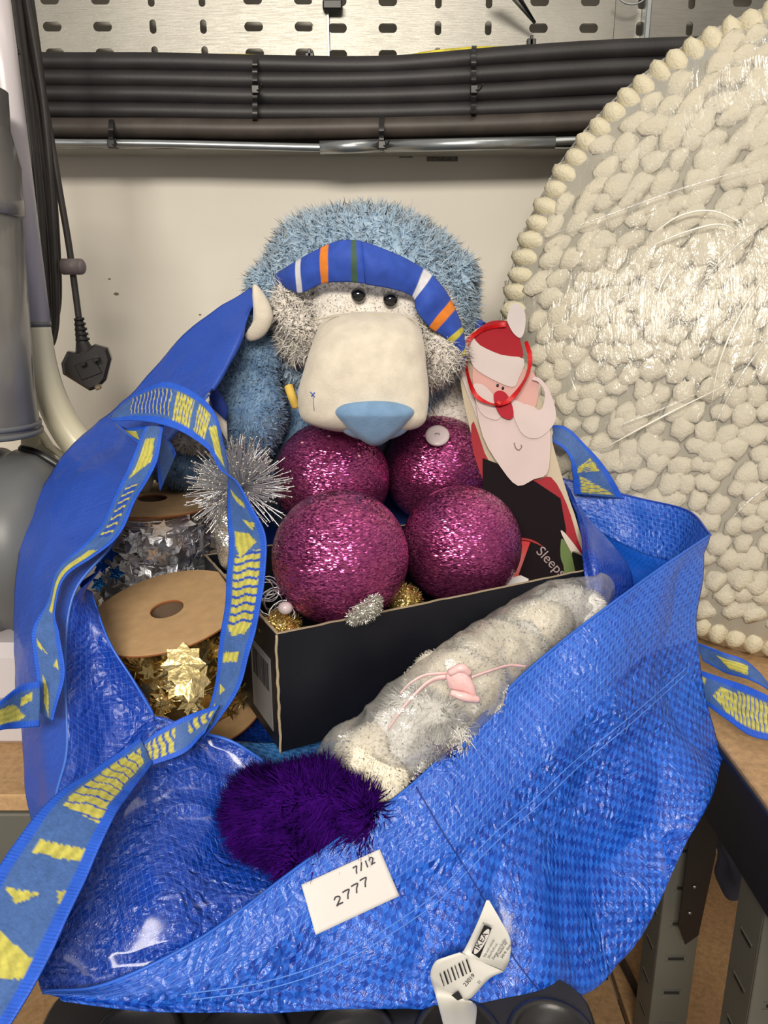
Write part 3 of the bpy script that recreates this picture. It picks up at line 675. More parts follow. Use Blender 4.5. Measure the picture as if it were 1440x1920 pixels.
# ------------------------------------------------------------------ blue bag
bag = thing('shopping_bag', 'large blue woven plastic carrier bag crammed with decorations, centre of photo', 'bag', (0, .65, SZ))
def bagpart(name, rows, mtl, solid=.0009, **k):
    V, F, uv, AB = patch(rows, **k)
    o = obj(name, (V, F), mtl, bag, uvs=uv)
    s = o.modifiers.new('thickness', 'SOLIDIFY'); s.thickness = solid; s.offset = 0
    return o, (V, F), AB
E = [[(1332, 1003, .80), (1200, 1093, .725), (1000, 1248, .655), (780, 1465, .570), (560, 1625, .51), (380, 1757, .462), (200, 1845, .43), (80, 1860, .41)],
     [(1318, 1080, .785), (1188, 1160, .705), (1010, 1315, .635), (812, 1515, .558), (585, 1660, .503), (410, 1785, .459), (225, 1855, .428), (88, 1863, .409)],
     [(1306, 1180, .765), (1190, 1230, .690), (1035, 1390, .617), (850, 1570, .546), (612, 1695, .495), (440, 1812, .456), (248, 1864, .427), (95, 1865, .409)],
     [(1322, 1290, .74), (1225, 1345, .675), (1085, 1510, .602), (920, 1680, .526), (660, 1765, .484), (470, 1845, .452), (270, 1875, .427), (103, 1867, .410)],
     [(1350, 1375, .715), (1280, 1470, .645), (1135, 1650, .578), (990, 1790, .504), (712, 1835, .474), (500, 1875, .450), (290, 1885, .429), (110, 1869, .411)],
     [(1355, 1420, .70), (1302, 1555, .612), (1180, 1785, .545), (1045, 1888, .492), (760, 1893, .468), (530, 1900, .451), (310, 1892, .431), (120, 1871, .413)]]
E.append([P(*q)+Vector((-.02, .045, -.012 if i > 3 else -.004)) for i, q in enumerate(E[-1])])
oE, gE, ABE = bagpart('front_panel', E, [B_OUT, B_HEM], n=26, m=36, amp=.012, fs=12, seed=3, amp2=.008, fs2=13, edge=.10)
A_, B_ = ABE; oE.data.polygons.foreach_set('material_index', [1 if i < int(A_*.36) else 0 for i in range(A_-1) for j in range(B_-1)])
bvE = BVHTree.FromPolygons([Vector(v) for v in gE[0]], gE[1])
def onbag(px, py, off=.0015, bv=bvE, dflt=.5):
    d = ray(px, py).normalized(); h = bv.ray_cast(CAM, d)
    return (h[0]-d*off) if h[0] is not None else P(px, py, dflt)
def seam(name, pts, r, m, off=.0006):
    q = cr([(a, b) for a, b in pts], 14); obj(name, tube([onbag(a, b, off) for a, b in q], r, 6, 1, smoothpath=False), m, oE)
SEAM = mat('seam_thread', lin(20, 50, 130), .6); SEAML = mat('seam_thread_light', lin(90, 140, 225), .6)
def edgeline(name, rowpts, r, m):
    obj(name, tube([P(*q) for q in rowpts], r, 8, 12), m, oE)
edgeline('hem_fold', E[0], .0014, mat('hem_edge', lin(40, 98, 205), .4))
seam('side_seam', [(780, 1475), (830, 1560), (880, 1640), (915, 1700), (960, 1790), (1020, 1870)], .0006, SEAM)
seam('hem_stitching', [(1290, 1250), (1180, 1345), (1080, 1425), (1000, 1500), (930, 1560), (870, 1620), (800, 1690), (640, 1790), (500, 1840), (340, 1865)], .0005, SEAML)
seam('hem_stitching', [(1288, 1262), (1184, 1356), (1086, 1437), (1008, 1512), (938, 1572), (878, 1632), (806, 1702), (646, 1802), (510, 1852), (360, 1875)], .0005, SEAML)
# left outer side
A1 = [[(470, 540, .93), (345, 632, .90), (207, 775, .855), (118, 865, .80), (52, 975, .745), (28, 1100, .70), (30, 1250, .655), (45, 1420, .60), (58, 1560, .545), (62, 1700, .482), (62, 1800, .438)],
      [(480, 560, .915), (385, 655, .875), (255, 800, .82), (170, 880, .765), (100, 990, .705), (60, 1110, .665), (48, 1250, .628), (62, 1420, .585), (72, 1560, .53), (75, 1690, .478), (75, 1790, .438)],
      [(470, 580, .90), (425, 680, .85), (330, 800, .79), (230, 900, .725), (160, 1005, .670), (95, 1120, .635), (75, 1250, .61), (85, 1410, .572), (84, 1530, .527), (84, 1660, .48), (84, 1780, .437)],
      [(462, 600, .90), (405, 720, .845), (392, 740, .80), (290, 850, .72), (215, 1010, .660), (140, 1110, .628), (122, 1240, .602), (126, 1400, .566), (104, 1500, .530), (95, 1640, .482), (92, 1770, .437)]]
A1 = [[A1[i][j] for i in range(4)] for j in range(11)]
oA, gA, _ = bagpart('side_panel', A1, [B_SMO], n=12, m=14, amp=.006, fs=14, seed=11, amp2=.0015, fs2=30, edge=.05)
obj('hem_fold', tube([P(*r[-1]) for r in A1[2:]], .0012, 8, 8), mat('hem_edge_left', lin(60, 110, 205), .4), oA)
# inner left wall
Bp = [[(190, 1066, .664), (150, 1095, .655), (172, 1110, .665)], [(136, 1130, .625), (165, 1160, .632), (205, 1200, .628)], [(122, 1250, .602), (185, 1260, .618), (250, 1272, .615)],
      [(126, 1350, .578), (205, 1345, .605), (290, 1340, .608)], [(122, 1420, .56), (200, 1425, .578), (275, 1410, .588)], [(104, 1500, .53), (170, 1490, .548), (235, 1470, .560)], [(86, 1560, .51), (150, 1560, .525), (220, 1540, .535)]]
bagpart('inner_side_panel', Bp, [B_IN], n=14, m=18, amp=.004, fs=22, seed=21, amp2=.0015, fs2=40)
Dp = [[(86, 1510, .535), (220, 1410, .585), (290, 1345, .607), (370, 1372, .606), (440, 1393, .602), (528, 1452, .600)],
      [(70, 1620, .500), (180, 1530, .530), (280, 1465, .555), (360, 1460, .572), (445, 1470, .585), (545, 1500, .583)],
      [(60, 1720, .465), (180, 1650, .488), (290, 1590, .510), (370, 1570, .528), (450, 1570, .545), (545, 1580, .548)],
      [(62, 1800, .436), (180, 1760, .455), (300, 1715, .470), (375, 1680, .486), (455, 1660, .502), (545, 1640, .523)],
      [(80, 1862, .413), (200, 1845, .434), (320, 1795, .452), (400, 1748, .468), (475, 1695, .492), (560, 1640, .520)]]
bagpart('end_panel', Dp, [B_INC], n=26, m=24, amp=.010, fs=18, seed=33, amp2=.0045, fs2=26, edge=.08)
obj('hem_fold', tube([P(*q) for q in Dp[0][2:]], .0014, 8, 10), mat('hem_edge_end', lin(50, 105, 215), .35), bag)
obj('hem_fold', tube([P(*q)+Vector((0, -.002, 0)) for q in [(172, 1110, .665), (205, 1200, .628), (250, 1272, .615), (290, 1340, .608)]], .0010, 8, 8), mat('hem_edge_inner', lin(50, 105, 215), .35), bag)
Hp = [[(400, 1390, .655), (560, 1390, .665), (700, 1350, .695), (900, 1280, .765), (1130, 1200, .875)], [(440, 1440, .622), (600, 1430, .632), (720, 1400, .655), (900, 1320, .735), (1150, 1240, .83)],
      [(470, 1500, .585), (640, 1490, .593), (760, 1470, .61), (950, 1390, .68), (1170, 1290, .79)], [(480, 1600, .535), (640, 1570, .548), (780, 1540, .575), (980, 1450, .64), (1200, 1350, .75)]]
bagpart('inner_floor', Hp, [woven('bag_floor_weave', lin(30, 95, 180), lin(80, 150, 225), lin(120, 175, 235), check=.9, lines=.5, crinkle=.7, film=.6)], n=12, m=14, amp=.006, fs=20, seed=5)
# hidden floor and rear wall of the bag
Fp = [[(-.26, .66, SZ+.006), (0, .64, SZ+.004), (.30, .66, SZ+.006)], [(-.28, .85, SZ+.006), (0, .85, SZ+.004), (.33, .85, SZ+.006)], [(-.25, 1.04, SZ+.006), (0, 1.06, SZ+.004), (.28, 1.02, SZ+.006)]]
Fp = [[Vector(q) for q in r] for r in Fp]
def patch3(rows, n, m):
    R = np.array([cr(r, m) for r in rows]); G = np.stack([cr(R[:, j], n) for j in range(R.shape[1])], 1); A, B = G.shape[:2]
    dv_ = np.zeros((A, B)); du_ = np.zeros((A, B)); du_[1:] = np.cumsum(np.linalg.norm(np.diff(G, axis=0), axis=2), 0); dv_[:, 1:] = np.cumsum(np.linalg.norm(np.diff(G, axis=1), axis=2), 1)
    return (G.reshape(-1, 3), grid_faces(A, B)), np.stack([dv_, du_], -1).reshape(-1, 2)
g, uv = patch3(Fp, 8, 8); obj('bag_floor', g, B_IN, bag, uvs=uv)
# rear wall: rises from left apex, behind the toy, to the right loop
Rw = [[P(470, 540, .93), P(560, 640, 1.06), P(760, 640, 1.085), P(900, 600, 1.07), P(960, 700, 1.03), P(1045, 860, .985)],
      [Vector((-.17, .95, 1.12)), Vector((-.10, 1.075, 1.12)), Vector((.03, 1.10, 1.12)), Vector((.14, 1.09, 1.12)), Vector((.20, 1.05, 1.10)), Vector((.24, 1.0, 1.06))],
      [Vector((-.24, .90, .92)), Vector((-.12, 1.06, .91)), Vector((.03, 1.08, .91)), Vector((.14, 1.07, .91)), Vector((.22, 1.03, .91)), Vector((.27, .98, .92))]]
g, uv = patch3(Rw, 10, 10); obj('rear_panel', g, B_SMO, bag, uvs=uv)
# right-hand end: outer band, recess, fold
F1 = [[(1052, 897, .965), (1120, 915, .95), (1200, 935, .925), (1290, 958, .88), (1332, 1003, .802)],
      [(1064, 935, .955), (1125, 962, .94), (1205, 990, .915), (1280, 1012, .87), (1310, 1042, .805)],
      [(1078, 960, .950), (1130, 1000, .935), (1200, 1035, .905), (1265, 1055, .865), (1285, 1075, .815)]]
bagpart('rim_band', F1, [B_HEM], n=14, m=16, amp=.003, fs=25, seed=9)
obj('hem_fold', tube([P(*q) for q in F1[0]], .0013, 8, 10), mat('hem_edge_right', lin(28, 62, 165), .4), bag)
F2 = [[(1076, 955, .952), (1130, 997, .937), (1200, 1032, .907), (1268, 1052, .867), (1288, 1072, .818)],
      [(1090, 1010, .94), (1140, 1050, .93), (1195, 1075, .90), (1245, 1090, .855), (1265, 1095, .815)],
      [(1110, 1080, .92), (1150, 1110, .90), (1190, 1125, .86), (1230, 1130, .80), (1245, 1125, .765)],
      [(1130, 1160, .87), (1165, 1175, .84), (1200, 1185, .80), (1230, 1180, .75), (1245, 1160, .735)]]
bagpart('inner_end_panel', F2, [woven('bag_inner_bright', lin(10, 70, 185), lin(24, 98, 215), lin(60, 130, 225), check=.5, lines=.3, tape=.003, crinkle=.2)], n=12, m=12, amp=.003, fs=25, seed=19)
F3 = [[(1060, 905, .955), (1072, 925, .953), (1080, 950, .95)], [(1086, 980, .86), (1102, 985, .85), (1130, 1000, .87)], [(1092, 1040, .79), (1120, 1050, .775), (1180, 1070, .82)],
      [(1100, 1100, .762), (1135, 1120, .76), (1190, 1125, .81)], [(1125, 1150, .755), (1155, 1160, .745), (1200, 1150, .78)], [(1150, 1200, .745), (1180, 1200, .735), (1220, 1190, .75)]]
bagpart('inner_fold', F3, [B_IN], n=12, m=12, amp=.003, fs=25, seed=29)

# straps
CB1 = np.array(lin(30, 88, 205)[:3]); CB2 = np.array(lin(62, 98, 160)[:3]); CB3 = np.array(lin(30, 72, 170)[:3]); CY = np.array(lin(186, 180, 84)[:3]); CY2 = np.array(lin(160, 165, 90)[:3])
def inpoly(s, t, poly):
    c = False; n = len(poly)
    for i in range(n):
        x1, y1 = poly[i]; x2, y2 = poly[(i+1) % n]
        if (y1 > t) != (y2 > t) and s < (x2-x1)*(t-y1)/(y2-y1)+x1: c = not c
    return c
def strap(name, keys, pats, parent=bag, edge=.15, label=None, na=30, step=.0011, wave=.0, speck=True, edgec=CB1):
    Lp = cr([P(*k[:3]) for k in keys], 40); Rp = cr([P(*k[3:]) for k in keys], 40); idx = np.arange(len(Lp))/40.0
    mid = (Lp+Rp)/2; cum = np.concatenate([[0], np.cumsum(np.linalg.norm(np.diff(mid, axis=0), axis=1))]); n = max(20, int(cum[-1]/step))
    sd = np.linspace(0, cum[-1], n); si = np.interp(sd, cum, idx)
    Li = np.stack([np.interp(sd, cum, Lp[:, k]) for k in range(3)], 1); Ri = np.stack([np.interp(sd, cum, Rp[:, k]) for k in range(3)], 1)
    tang = np.gradient((Li+Ri)/2, axis=0); V = []; C = []
    for i in range(n):
        ac = Ri[i]-Li[i]; nr_ = np.cross(tang[i], ac); nr_ /= np.linalg.norm(nr_)+1e-9
        for j in range(na+1):
            t = j/na; p = Li[i]+ac*t; d = sd[i]
            isE = t < edge or t > 1-edge
            rib = math.sin(d/.0024*2*math.pi)
            off = (.00035*rib if isE else 0)+wave*math.sin(d*60+t*2)+.0025*mnoise.noise(Vector(p)*30)
            if isE: c = edgec*(1.0+.22*rib)
            else:
                v = mnoise.noise(Vector((d*1500, t*60, 0)))
                c = CB2*(1+.35*v) if speck else CB3
                for poly, fr, th, sl in pats:
                    if inpoly(si[i]+.03*mnoise.noise(Vector((d*900, t*25, 3))), t, poly):
                        if fr and ((si[i]*fr+sl*t+.12*math.sin(t*14)) % 1) < th: c = CB3*1.0
                        else: c = CY*(1+.3*mnoise.noise(Vector((d*400, t*120, 7)))+.16*math.sin(t*150+math.sin(d*300))); off -= .0003
                        break
            V.append(p+nr_*off); C.append((*np.clip(c, 0, 1), 1))
    o = obj(name, (np.array(V), grid_faces(n, na+1)), STRAP, parent, cols=C, label=label)
    s = o.modifiers.new('thickness', 'SOLIDIFY'); s.thickness = .0012; s.offset = 0; return o
S1 = [(212, 775, .77, 210, 788, .735), (262, 735, .76, 250, 787, .72), (310, 716, .74, 300, 795, .70), (365, 735, .72, 350, 815, .685), (405, 778, .70, 390, 845, .67), (424, 855, .68, 413, 880, .655), (427, 905, .665, 445, 905, .64),
      (426, 965, .65, 474, 950, .63), (430, 1030, .64, 497, 1010, .622), (424, 1110, .63, 493, 1100, .612), (412, 1200, .62, 478, 1190, .604), (404, 1280, .605, 450, 1285, .59), (392, 1335, .59, 412, 1350, .578), (372, 1372, .58, 385, 1385, .57)]
R4 = lambda a, b, c=.17, d=.83: [(a, c), (b, c), (b, d), (a, d)]
h1 = strap('handle_strap', S1, [(R4(2.45, 3.05, .2, .85), 9, .25, .6), (R4(3.25, 3.75, .2, .85), 9, .25, .6), ([(3.8, .5), (4.1, .2), (4.7, .5), (5.2, .6), (4.4, .85)], 0, 0, 0), (R4(.8, 2.3, .2, .8), 7, .78, 0),
          ([(6.2, .2), (6.5, .3), (7.0, .75), (6.8, .8)], 0, 0, 0), ([(7.3, .55), (7.7, .7), (7.5, .85)], 0, 0, 0), ([(7.55, .2), (8.0, .2), (8.3, .32), (8.0, .75), (7.75, .6)], 0, 0, 0), (R4(8.2, 9.75, .2, .85), 5.6, .3, 0), ([(9.75, .2), (9.95, .35), (9.95, .7), (9.75, .85)], 0, 0, 0),
          (R4(10.3, 10.5, .2, .7), 0, 0, 0), ([(11.0, .2), (11.35, .35), (11.15, .5)], 0, 0, 0), ([(11.6, .3), (12.4, .2), (12.3, .8)], 0, 0, 0)])
strap('handle_strap', [(212, 786, .735, 205, 777, .76), (250, 825, .725, 232, 800, .75), (290, 852, .72, 285, 800, .735), (292, 860, .715, 318, 830, .74), (300, 920, .72, 330, 850, .745)], [(R4(.3, 1.4, .3, .8), 0, 0, 0)])
strap('handle_strap', [(412, 1322, .578, 385, 1375, .562), (345, 1345, .58, 345, 1412, .56), (295, 1372, .57, 285, 1435, .55), (262, 1400, .56, 245, 1445, .54)], [(R4(.05, .8, .2, .6), 4, .4, 1.5), (R4(1.3, 2.6, .2, .85), 4, .35, 1.5)])
strap('handle_strap', [(262, 1385, .562, 285, 1432, .548), (180, 1440, .525, 250, 1482, .505), (95, 1500, .49, 215, 1532, .465), (10, 1610, .45, 165, 1642, .43), (-50, 1720, .42, 115, 1742, .40), (-112, 1832, .39, 63, 1852, .375), (-175, 1950, .37, -5, 1962, .355)],
      [([(.1, .3), (.6, .18), (2.05, .24), (2.2, .85), (1.2, .8), (.2, .75)], 4.6, .16, .5), (R4(2.62, 2.82, .25, .85), 0, 0, 0), ([(3.45, .2), (3.45, .6), (3.7, .4)], 0, 0, 0), ([(3.35, .75), (3.6, .85), (3.3, .95)], 0, 0, 0), ([(4.1, .3), (4.9, .3), (4.9, .88), (4.6, .9)], 0, 0, 0)])
strap('side_strap', [(275, 800, .72, 308, 797, .715), (238, 880, .708, 292, 870, .70), (206, 950, .685, 258, 930, .675), (165, 1015, .655, 216, 1012, .645), (112, 1067, .634, 127, 1077, .622), (90, 1130, .617, 103, 1142, .608), (60, 1190, .597, 112, 1192, .59), (70, 1270, .58, 120, 1262, .573), (74, 1335, .568, 100, 1352, .56)],
      [([(.3, .3), (.9, .3), (1.3, .2), (.9, .8), (.3, .7)], 0, 0, 0), (R4(1.5, 2.9, .3, .7), 5, .7, 0), (R4(3.3, 5.2, .45, .8), 0, 0, 0), ([(6.1, .2), (6.3, .2), (6.5, .5)], 0, 0, 0), ([(6.6, .8), (6.9, .8), (6.8, .6)], 0, 0, 0), ([(6.9, .2), (7.5, .5), (8, .7), (7.7, .3)], 0, 0, 0)])
strap('side_strap', [(76, 1277, .562, 74, 1362, .553), (40, 1285, .552, 36, 1366, .543), (0, 1315, .53, -2, 1371, .525), (-50, 1350, .51, -52, 1400, .51)], [([(.4, .2), (.4, .4), (1.0, .5), (1.0, .3)], 0, 0, 0), ([(.7, .75), (1.4, .35), (2.4, .25), (2.4, .8), (1, .82)], 0, 0, 0)])
strap('side_strap', [(1026, 798, .955, 1024, 822, .94), (1062, 802, .945, 1055, 840, .93), (1098, 836, .935, 1070, 862, .92), (1134, 876, .93, 1074, 888, .92), (1170, 935, .93, 1076, 925, .93)], [([(2.5, .25), (3.1, .2), (3.0, .85), (2.7, .8)], 14, .2, 0), ([(3.2, .8), (3.9, .15), (3.9, .85)], 14, .2, 0)])
strap('handle_strap', [(1303, 1203, .815, 1318, 1240, .81), (1350, 1222, .80, 1362, 1262, .795), (1400, 1240, .79, 1408, 1276, .77), (1442, 1285, .765, 1450, 1302, .75), (1475, 1330, .72, 1475, 1345, .71)], [([(.8, .3), (2, .3), (1.9, .8), (1.2, .7)], 0, 0, 0)], edge=.12)
strap('handle_strap', [(1308, 1255, .765, 1320, 1318, .745), (1355, 1271, .745, 1364, 1350, .718), (1405, 1288, .722, 1408, 1380, .695), (1455, 1312, .70, 1460, 1392, .68), (1520, 1345, .68, 1520, 1410, .67)],
      [([(.1, .2), (.3, .2), (.2, .4)], 0, 0, 0), ([(.5, .6), (.9, .25), (1.5, .25), (1.5, .85), (1.0, .8)], 6, .12, 0), (R4(1.5, 3.2, .2, .92), 6, .28, 0)])
# paper label stuck on the front
cn = [onbag(565, 1659, .002), onbag(712, 1592, .002), onbag(749, 1680, .002), onbag(592, 1753, .002)]
Mst = frame(cn[3], cn[2]-cn[3], cn[0]-cn[3])
V = []; n1, n2 = 24, 14
for i in range(n1+1):
    for j in range(n2+1):
        u, v = i/n1, j/n2; px = (565*(1-u)+712*u)*(v)+(592*(1-u)+749*u)*(1-v); py = (1659*(1-u)+1592*u)*v+(1753*(1-u)+1680*u)*(1-v)
        # smooth sheet: average nearby surface points
        q = sum((onbag(px+a, py+b, .0) for a in (-8, 0, 8) for b in (-8, 0, 8)), Vector())/9
        V.append(q)
V = [v for v in V]
# plane fit for smoothness mixed with surface
def bil(u, v): return (cn[3]*(1-u)+cn[2]*u)*(1-v)+(cn[0]*(1-u)+cn[1]*u)*v
VV = []
lift = 0
for i in range(n1+1):
    for j in range(n2+1):
        b_ = bil(i/n1, j/n2); s_ = V[i*(n2+1)+j]; d = (s_-CAM); t_s = d.length; t_b = (b_-CAM).length
        lift = max(lift, t_b-t_s)
def sheet(u, v):
    b_ = bil(u, v); d = (b_-CAM).normalized(); return b_-d*(lift+.001)
VV = [sheet(i/n1, j/n2) for i in range(n1+1) for j in range(n2+1)]
stk = obj('paper_label', (np.array([list(v) for v in VV]), grid_faces(n1+1, n2+1)), PAPER, bag, label='white paper sticker handwritten 2777 and 7/12'); s = stk.modifiers.new('t', 'SOLIDIFY'); s.thickness = .0005
def stroke(pts, r=.00055, off=.0009):
    q = []
    for u, v in pts:
        p = sheet(u, v); q.append(p-(p-CAM).normalized()*off)
    return tube(q, r, 6, 4)
hw = []
def glyph(ch, u0, v0, w, h, sl=.0):
    G = {'2': [[(0, .75), (.3, 1), (.75, .9), (.75, .6), (.1, .05), (.4, .1), (1, .1)]], '7': [[(0, .95), (.5, 1), (.95, .95), (.6, .5), (.4, 0)]], '/': [[(.1, 0), (.9, 1.1)]], '1': [[(.5, 1), (.45, .5), (.45, 0)]]}
    return [stroke([(u0+x*w+sl*y*w, v0+y*h) for x, y in s_]) for s_ in G[ch]]
for k, c_ in enumerate('2777'): hw += glyph(c_, .30+.115*k, .33+.035*k, .085, .17)
for k, c_ in enumerate('7/12'): hw += glyph(c_, .62+.072*k, .745+.012*k, .052, .14)
obj('handwriting', join(*hw), INK, stk)
# sewn-in white care tag with lettering
def text_geo(s, size):
    cu = bpy.data.curves.new('t', 'FONT'); cu.body = s; cu.size = size; ob_ = bpy.data.objects.new('t', cu); COL.objects.link(ob_)
    dg = bpy.context.evaluated_depsgraph_get(); dg.update(); me = bpy.data.meshes.new_from_object(ob_.evaluated_get(dg))
    V = np.zeros(len(me.vertices)*3); me.vertices.foreach_get('co', V); F = [tuple(p.vertices) for p in me.polygons]
    bpy.data.objects.remove(ob_); return V.reshape(-1, 3), F
tagA = [(915, 1690), (958, 1752), (952, 1822), (858, 1790)]
TY = min((onbag(a, b, 0).y for a, b in ((915, 1692), (955, 1760), (930, 1800), (880, 1780), (840, 1800), (812, 1830))))-.006
ctg = thing  # noqa
rowsT = [[(912, 1688, TY+.008), (917, 1688, TY+.008)], [(893, 1735, TY+.002), (940, 1728, TY)], [(872, 1778, TY), (957, 1762, TY-.004)], [(858, 1795, TY-.003), (955, 1800, TY-.006)], [(862, 1803, TY-.001), (945, 1822, TY-.001)]]
def ribbon(rows, name, m, parent, n=10, mm=10):
    R = np.array([cr([P(*q) for q in r], mm) for r in rows]); G = np.stack([cr(R[:, j], n) for j in range(R.shape[1])], 1); A, B = G.shape[:2]
    o = obj(name, (G.reshape(-1, 3), grid_faces(A, B)), m, parent); s = o.modifiers.new('t', 'SOLIDIFY'); s.thickness = .0005; return o
tg = ribbon(rowsT, 'care_tag', WHITECL, bag); tg['label'] = 'white sewn-in care tag with black printing'
rowsU = [[(862, 1786, TY-.004), (945, 1822, TY-.004)], [(835, 1795, TY-.006), (918, 1835, TY-.007)], [(815, 1805, TY-.006), (885, 1870, TY-.009)], [(807, 1832, TY-.005), (872, 1876, TY-.006)], [(818, 1870, TY-.004), (893, 1885, TY-.006)], [(835, 1935, .432), (890, 1935, .430)]]
tg2 = ribbon(rowsU, 'care_tag', WHITECL, bag)
def onray_text(s, px, py, size_px, ang, Y, parent, name='lettering', sx=1.0, sh=0):
    o0 = P(px, py, Y); ux = (P(px+math.cos(ang)*10, py+math.sin(ang)*10, Y)-o0); uy = (P(px+math.sin(ang)*10, py-math.cos(ang)*10, Y)-o0)
    V, F = text_geo(s, size_px/10); V = V.copy(); W_ = np.array(o0)+np.outer(V[:, 0]*sx, np.array(ux))+np.outer(V[:, 1], np.array(uy)); obj(name, (W_, F), BLKINK, parent, smooth=False)
A_ = -1.05
TYt = TY-.0065
def quadpx(pts, Y, m, parent, name): obj(name, (np.array([list(P(a, b, Y)) for a, b in pts]+[list(P(a, b, Y+.0003)) for a, b in pts]), [(0, 1, 2, 3), (7, 6, 5, 4), (0, 4, 5, 1), (1, 5, 6, 2), (2, 6, 7, 3), (3, 7, 4, 0)]), m, parent, smooth=False)
quadpx([(884, 1787), (908, 1734), (922, 1740), (899, 1797)], TYt, BLKINK, tg, 'logo_plate')
ec, ev = P(903, 1765.5, TYt-.0004), None
dirx = (P(903+math.cos(A_)*10, 1765.5+math.sin(A_)*10, TYt-.0004)-ec)/10; diry = (P(903+math.sin(A_)*10, 1765.5-math.cos(A_)*10, TYt-.0004)-ec)/10
obj('logo_oval', (np.array([list(ec+dirx*27*math.cos(a)+diry*6.8*math.sin(a)) for a in np.linspace(0, 2*math.pi, 33)[:-1]]), [tuple(range(32))]), PAPER, tg, smooth=False)
onray_text('IKEA', 897, 1783, 14.5, A_, TYt-.0008, tg, sx=1.22)
onray_text('®', 908, 1734, 6, A_, TYt-.0005, tg)
for k, s_ in enumerate(('Size and volume', '55x37x35 cm', 'Design and Quality', 'of Sweden AB', '343 81 Almhult')):
    onray_text(s_, 909+8.2*k, 1796+2.0*k-(6 if k > 2 else 0), 6.8, A_+.02*k, TYt-.0004, tg, sx=.85)
TYu = TY-.0092
for k, wd in enumerate((1.6, 3, 1.5, 2.4, 1.4, 3.2, 1.8, 2.6)):
    x0, y0 = 824+7.0*k, 1826-3.8*k; quadpx([(x0, y0), (x0+wd, y0-1), (x0+wd+8, y0+23), (x0+8, y0+24)], TYu, BLKINK, tg2, 'barcode_bar')
onray_text('23019', 873, 1851, 11, -.85, TYu, tg2); onray_text('21', 898, 1846, 7, -.85, TYu, tg2)
quadpx([(846, 1866), (859, 1858), (868, 1872), (858, 1876)], TYu-.0006, BLKINK, tg2, 'printed_square')

# ------------------------------------------------------------------ black box in the bag
T1 = P(518, 1190, .615); bz0 = P(505, 1398, .626).z; dirx_ = Vector((.8869, .462, 0)); diry_ = Vector((-.42, .9075, 0)).normalized()
bx = thing('cardboard_box', 'open black cardboard box holding the four glitter baubles', 'box', Vector((T1.x, T1.y, bz0)))
Mbx = frame(Vector((T1.x, T1.y, bz0)), dirx_, diry_); H_ = T1.z-bz0; LB, DB = .382, .24
def wob(g, a=.0014, f=25):
    v = np.array(g[0]); 
    for i in range(len(v)): v[i] += np.array(mnoise.noise_vector(Vector(v[i])*f))*a
    return v, g[1]
def wall3(x0, x1, y0, y1, z0, z1, k=30):
    """thin upright card wall with many verticals so the rim can be ragged"""
    V = []; F = []
    lx = (x1-x0) > (y1-y0)
    for i in range(k+1):
        s = i/k
        for (a, z) in ((0, z0), (1, z0), (1, z1), (0, z1)):
            dz = (.0012*mnoise.noise(Vector((i*.9, x0*9, 2)))) if z == z1 else 0
            x, y = (x0+(x1-x0)*s, (y0, y1)[a]) if lx else ((x0, x1)[a], y0+(y1-y0)*s)
            V.append((x, y, z+dz))
    for i in range(k):
        for j in range(4): F.append((i*4+j, i*4+(j+1) % 4, (i+1)*4+(j+1) % 4, (i+1)*4+j))
    F += [(3, 2, 1, 0), (k*4, k*4+1, k*4+2, k*4+3)]
    return xf((np.array(V, float), F), Mbx)
t_ = .0028
for nm, a in (('front_wall', (0, LB, 0, t_)), ('back_wall', (0, LB, DB-t_, DB)), ('side_wall', (0, t_, t_, DB-t_)), ('side_wall', (LB-t_, LB, t_, DB-t_))):
    o = obj(nm, wall3(*a, 0, H_), BLACKBOX, bx, smooth=False)
    e = obj('raw_edge', wall3(a[0]+.0001, a[1]-.0001, a[2]+.0001, a[3]-.0001, H_-.0001, H_+.0007), CORR, o, smooth=False)
obj('base', xf(box(t_, LB-t_, t_, DB-t_, .0002, .003), Mbx), BLACKBOX, bx, smooth=False)
obj('corner_edge', wob(tube([Mbx@Vector((-.0006, -.0004, z)) for z in np.linspace(0, H_, 20)], .0014, 6, 2), .0012, 90), CORR, bx)
obj('barcode_label', xf(box(-.0008, -.0001, .018, .075, .012, .085, .0002), Mbx), mat('grey_label', lin(120, 118, 118), .6), bx, smooth=False)
G = [xf(box(-.0012, -.0008, .024+.0035*k, .024+.0035*k+random.uniform(.0008, .0022), .05, .078, .0001), Mbx) for k in range(13)]
obj('label_print', join(*G), BLKINK, bx, smooth=False, kind='stuff')

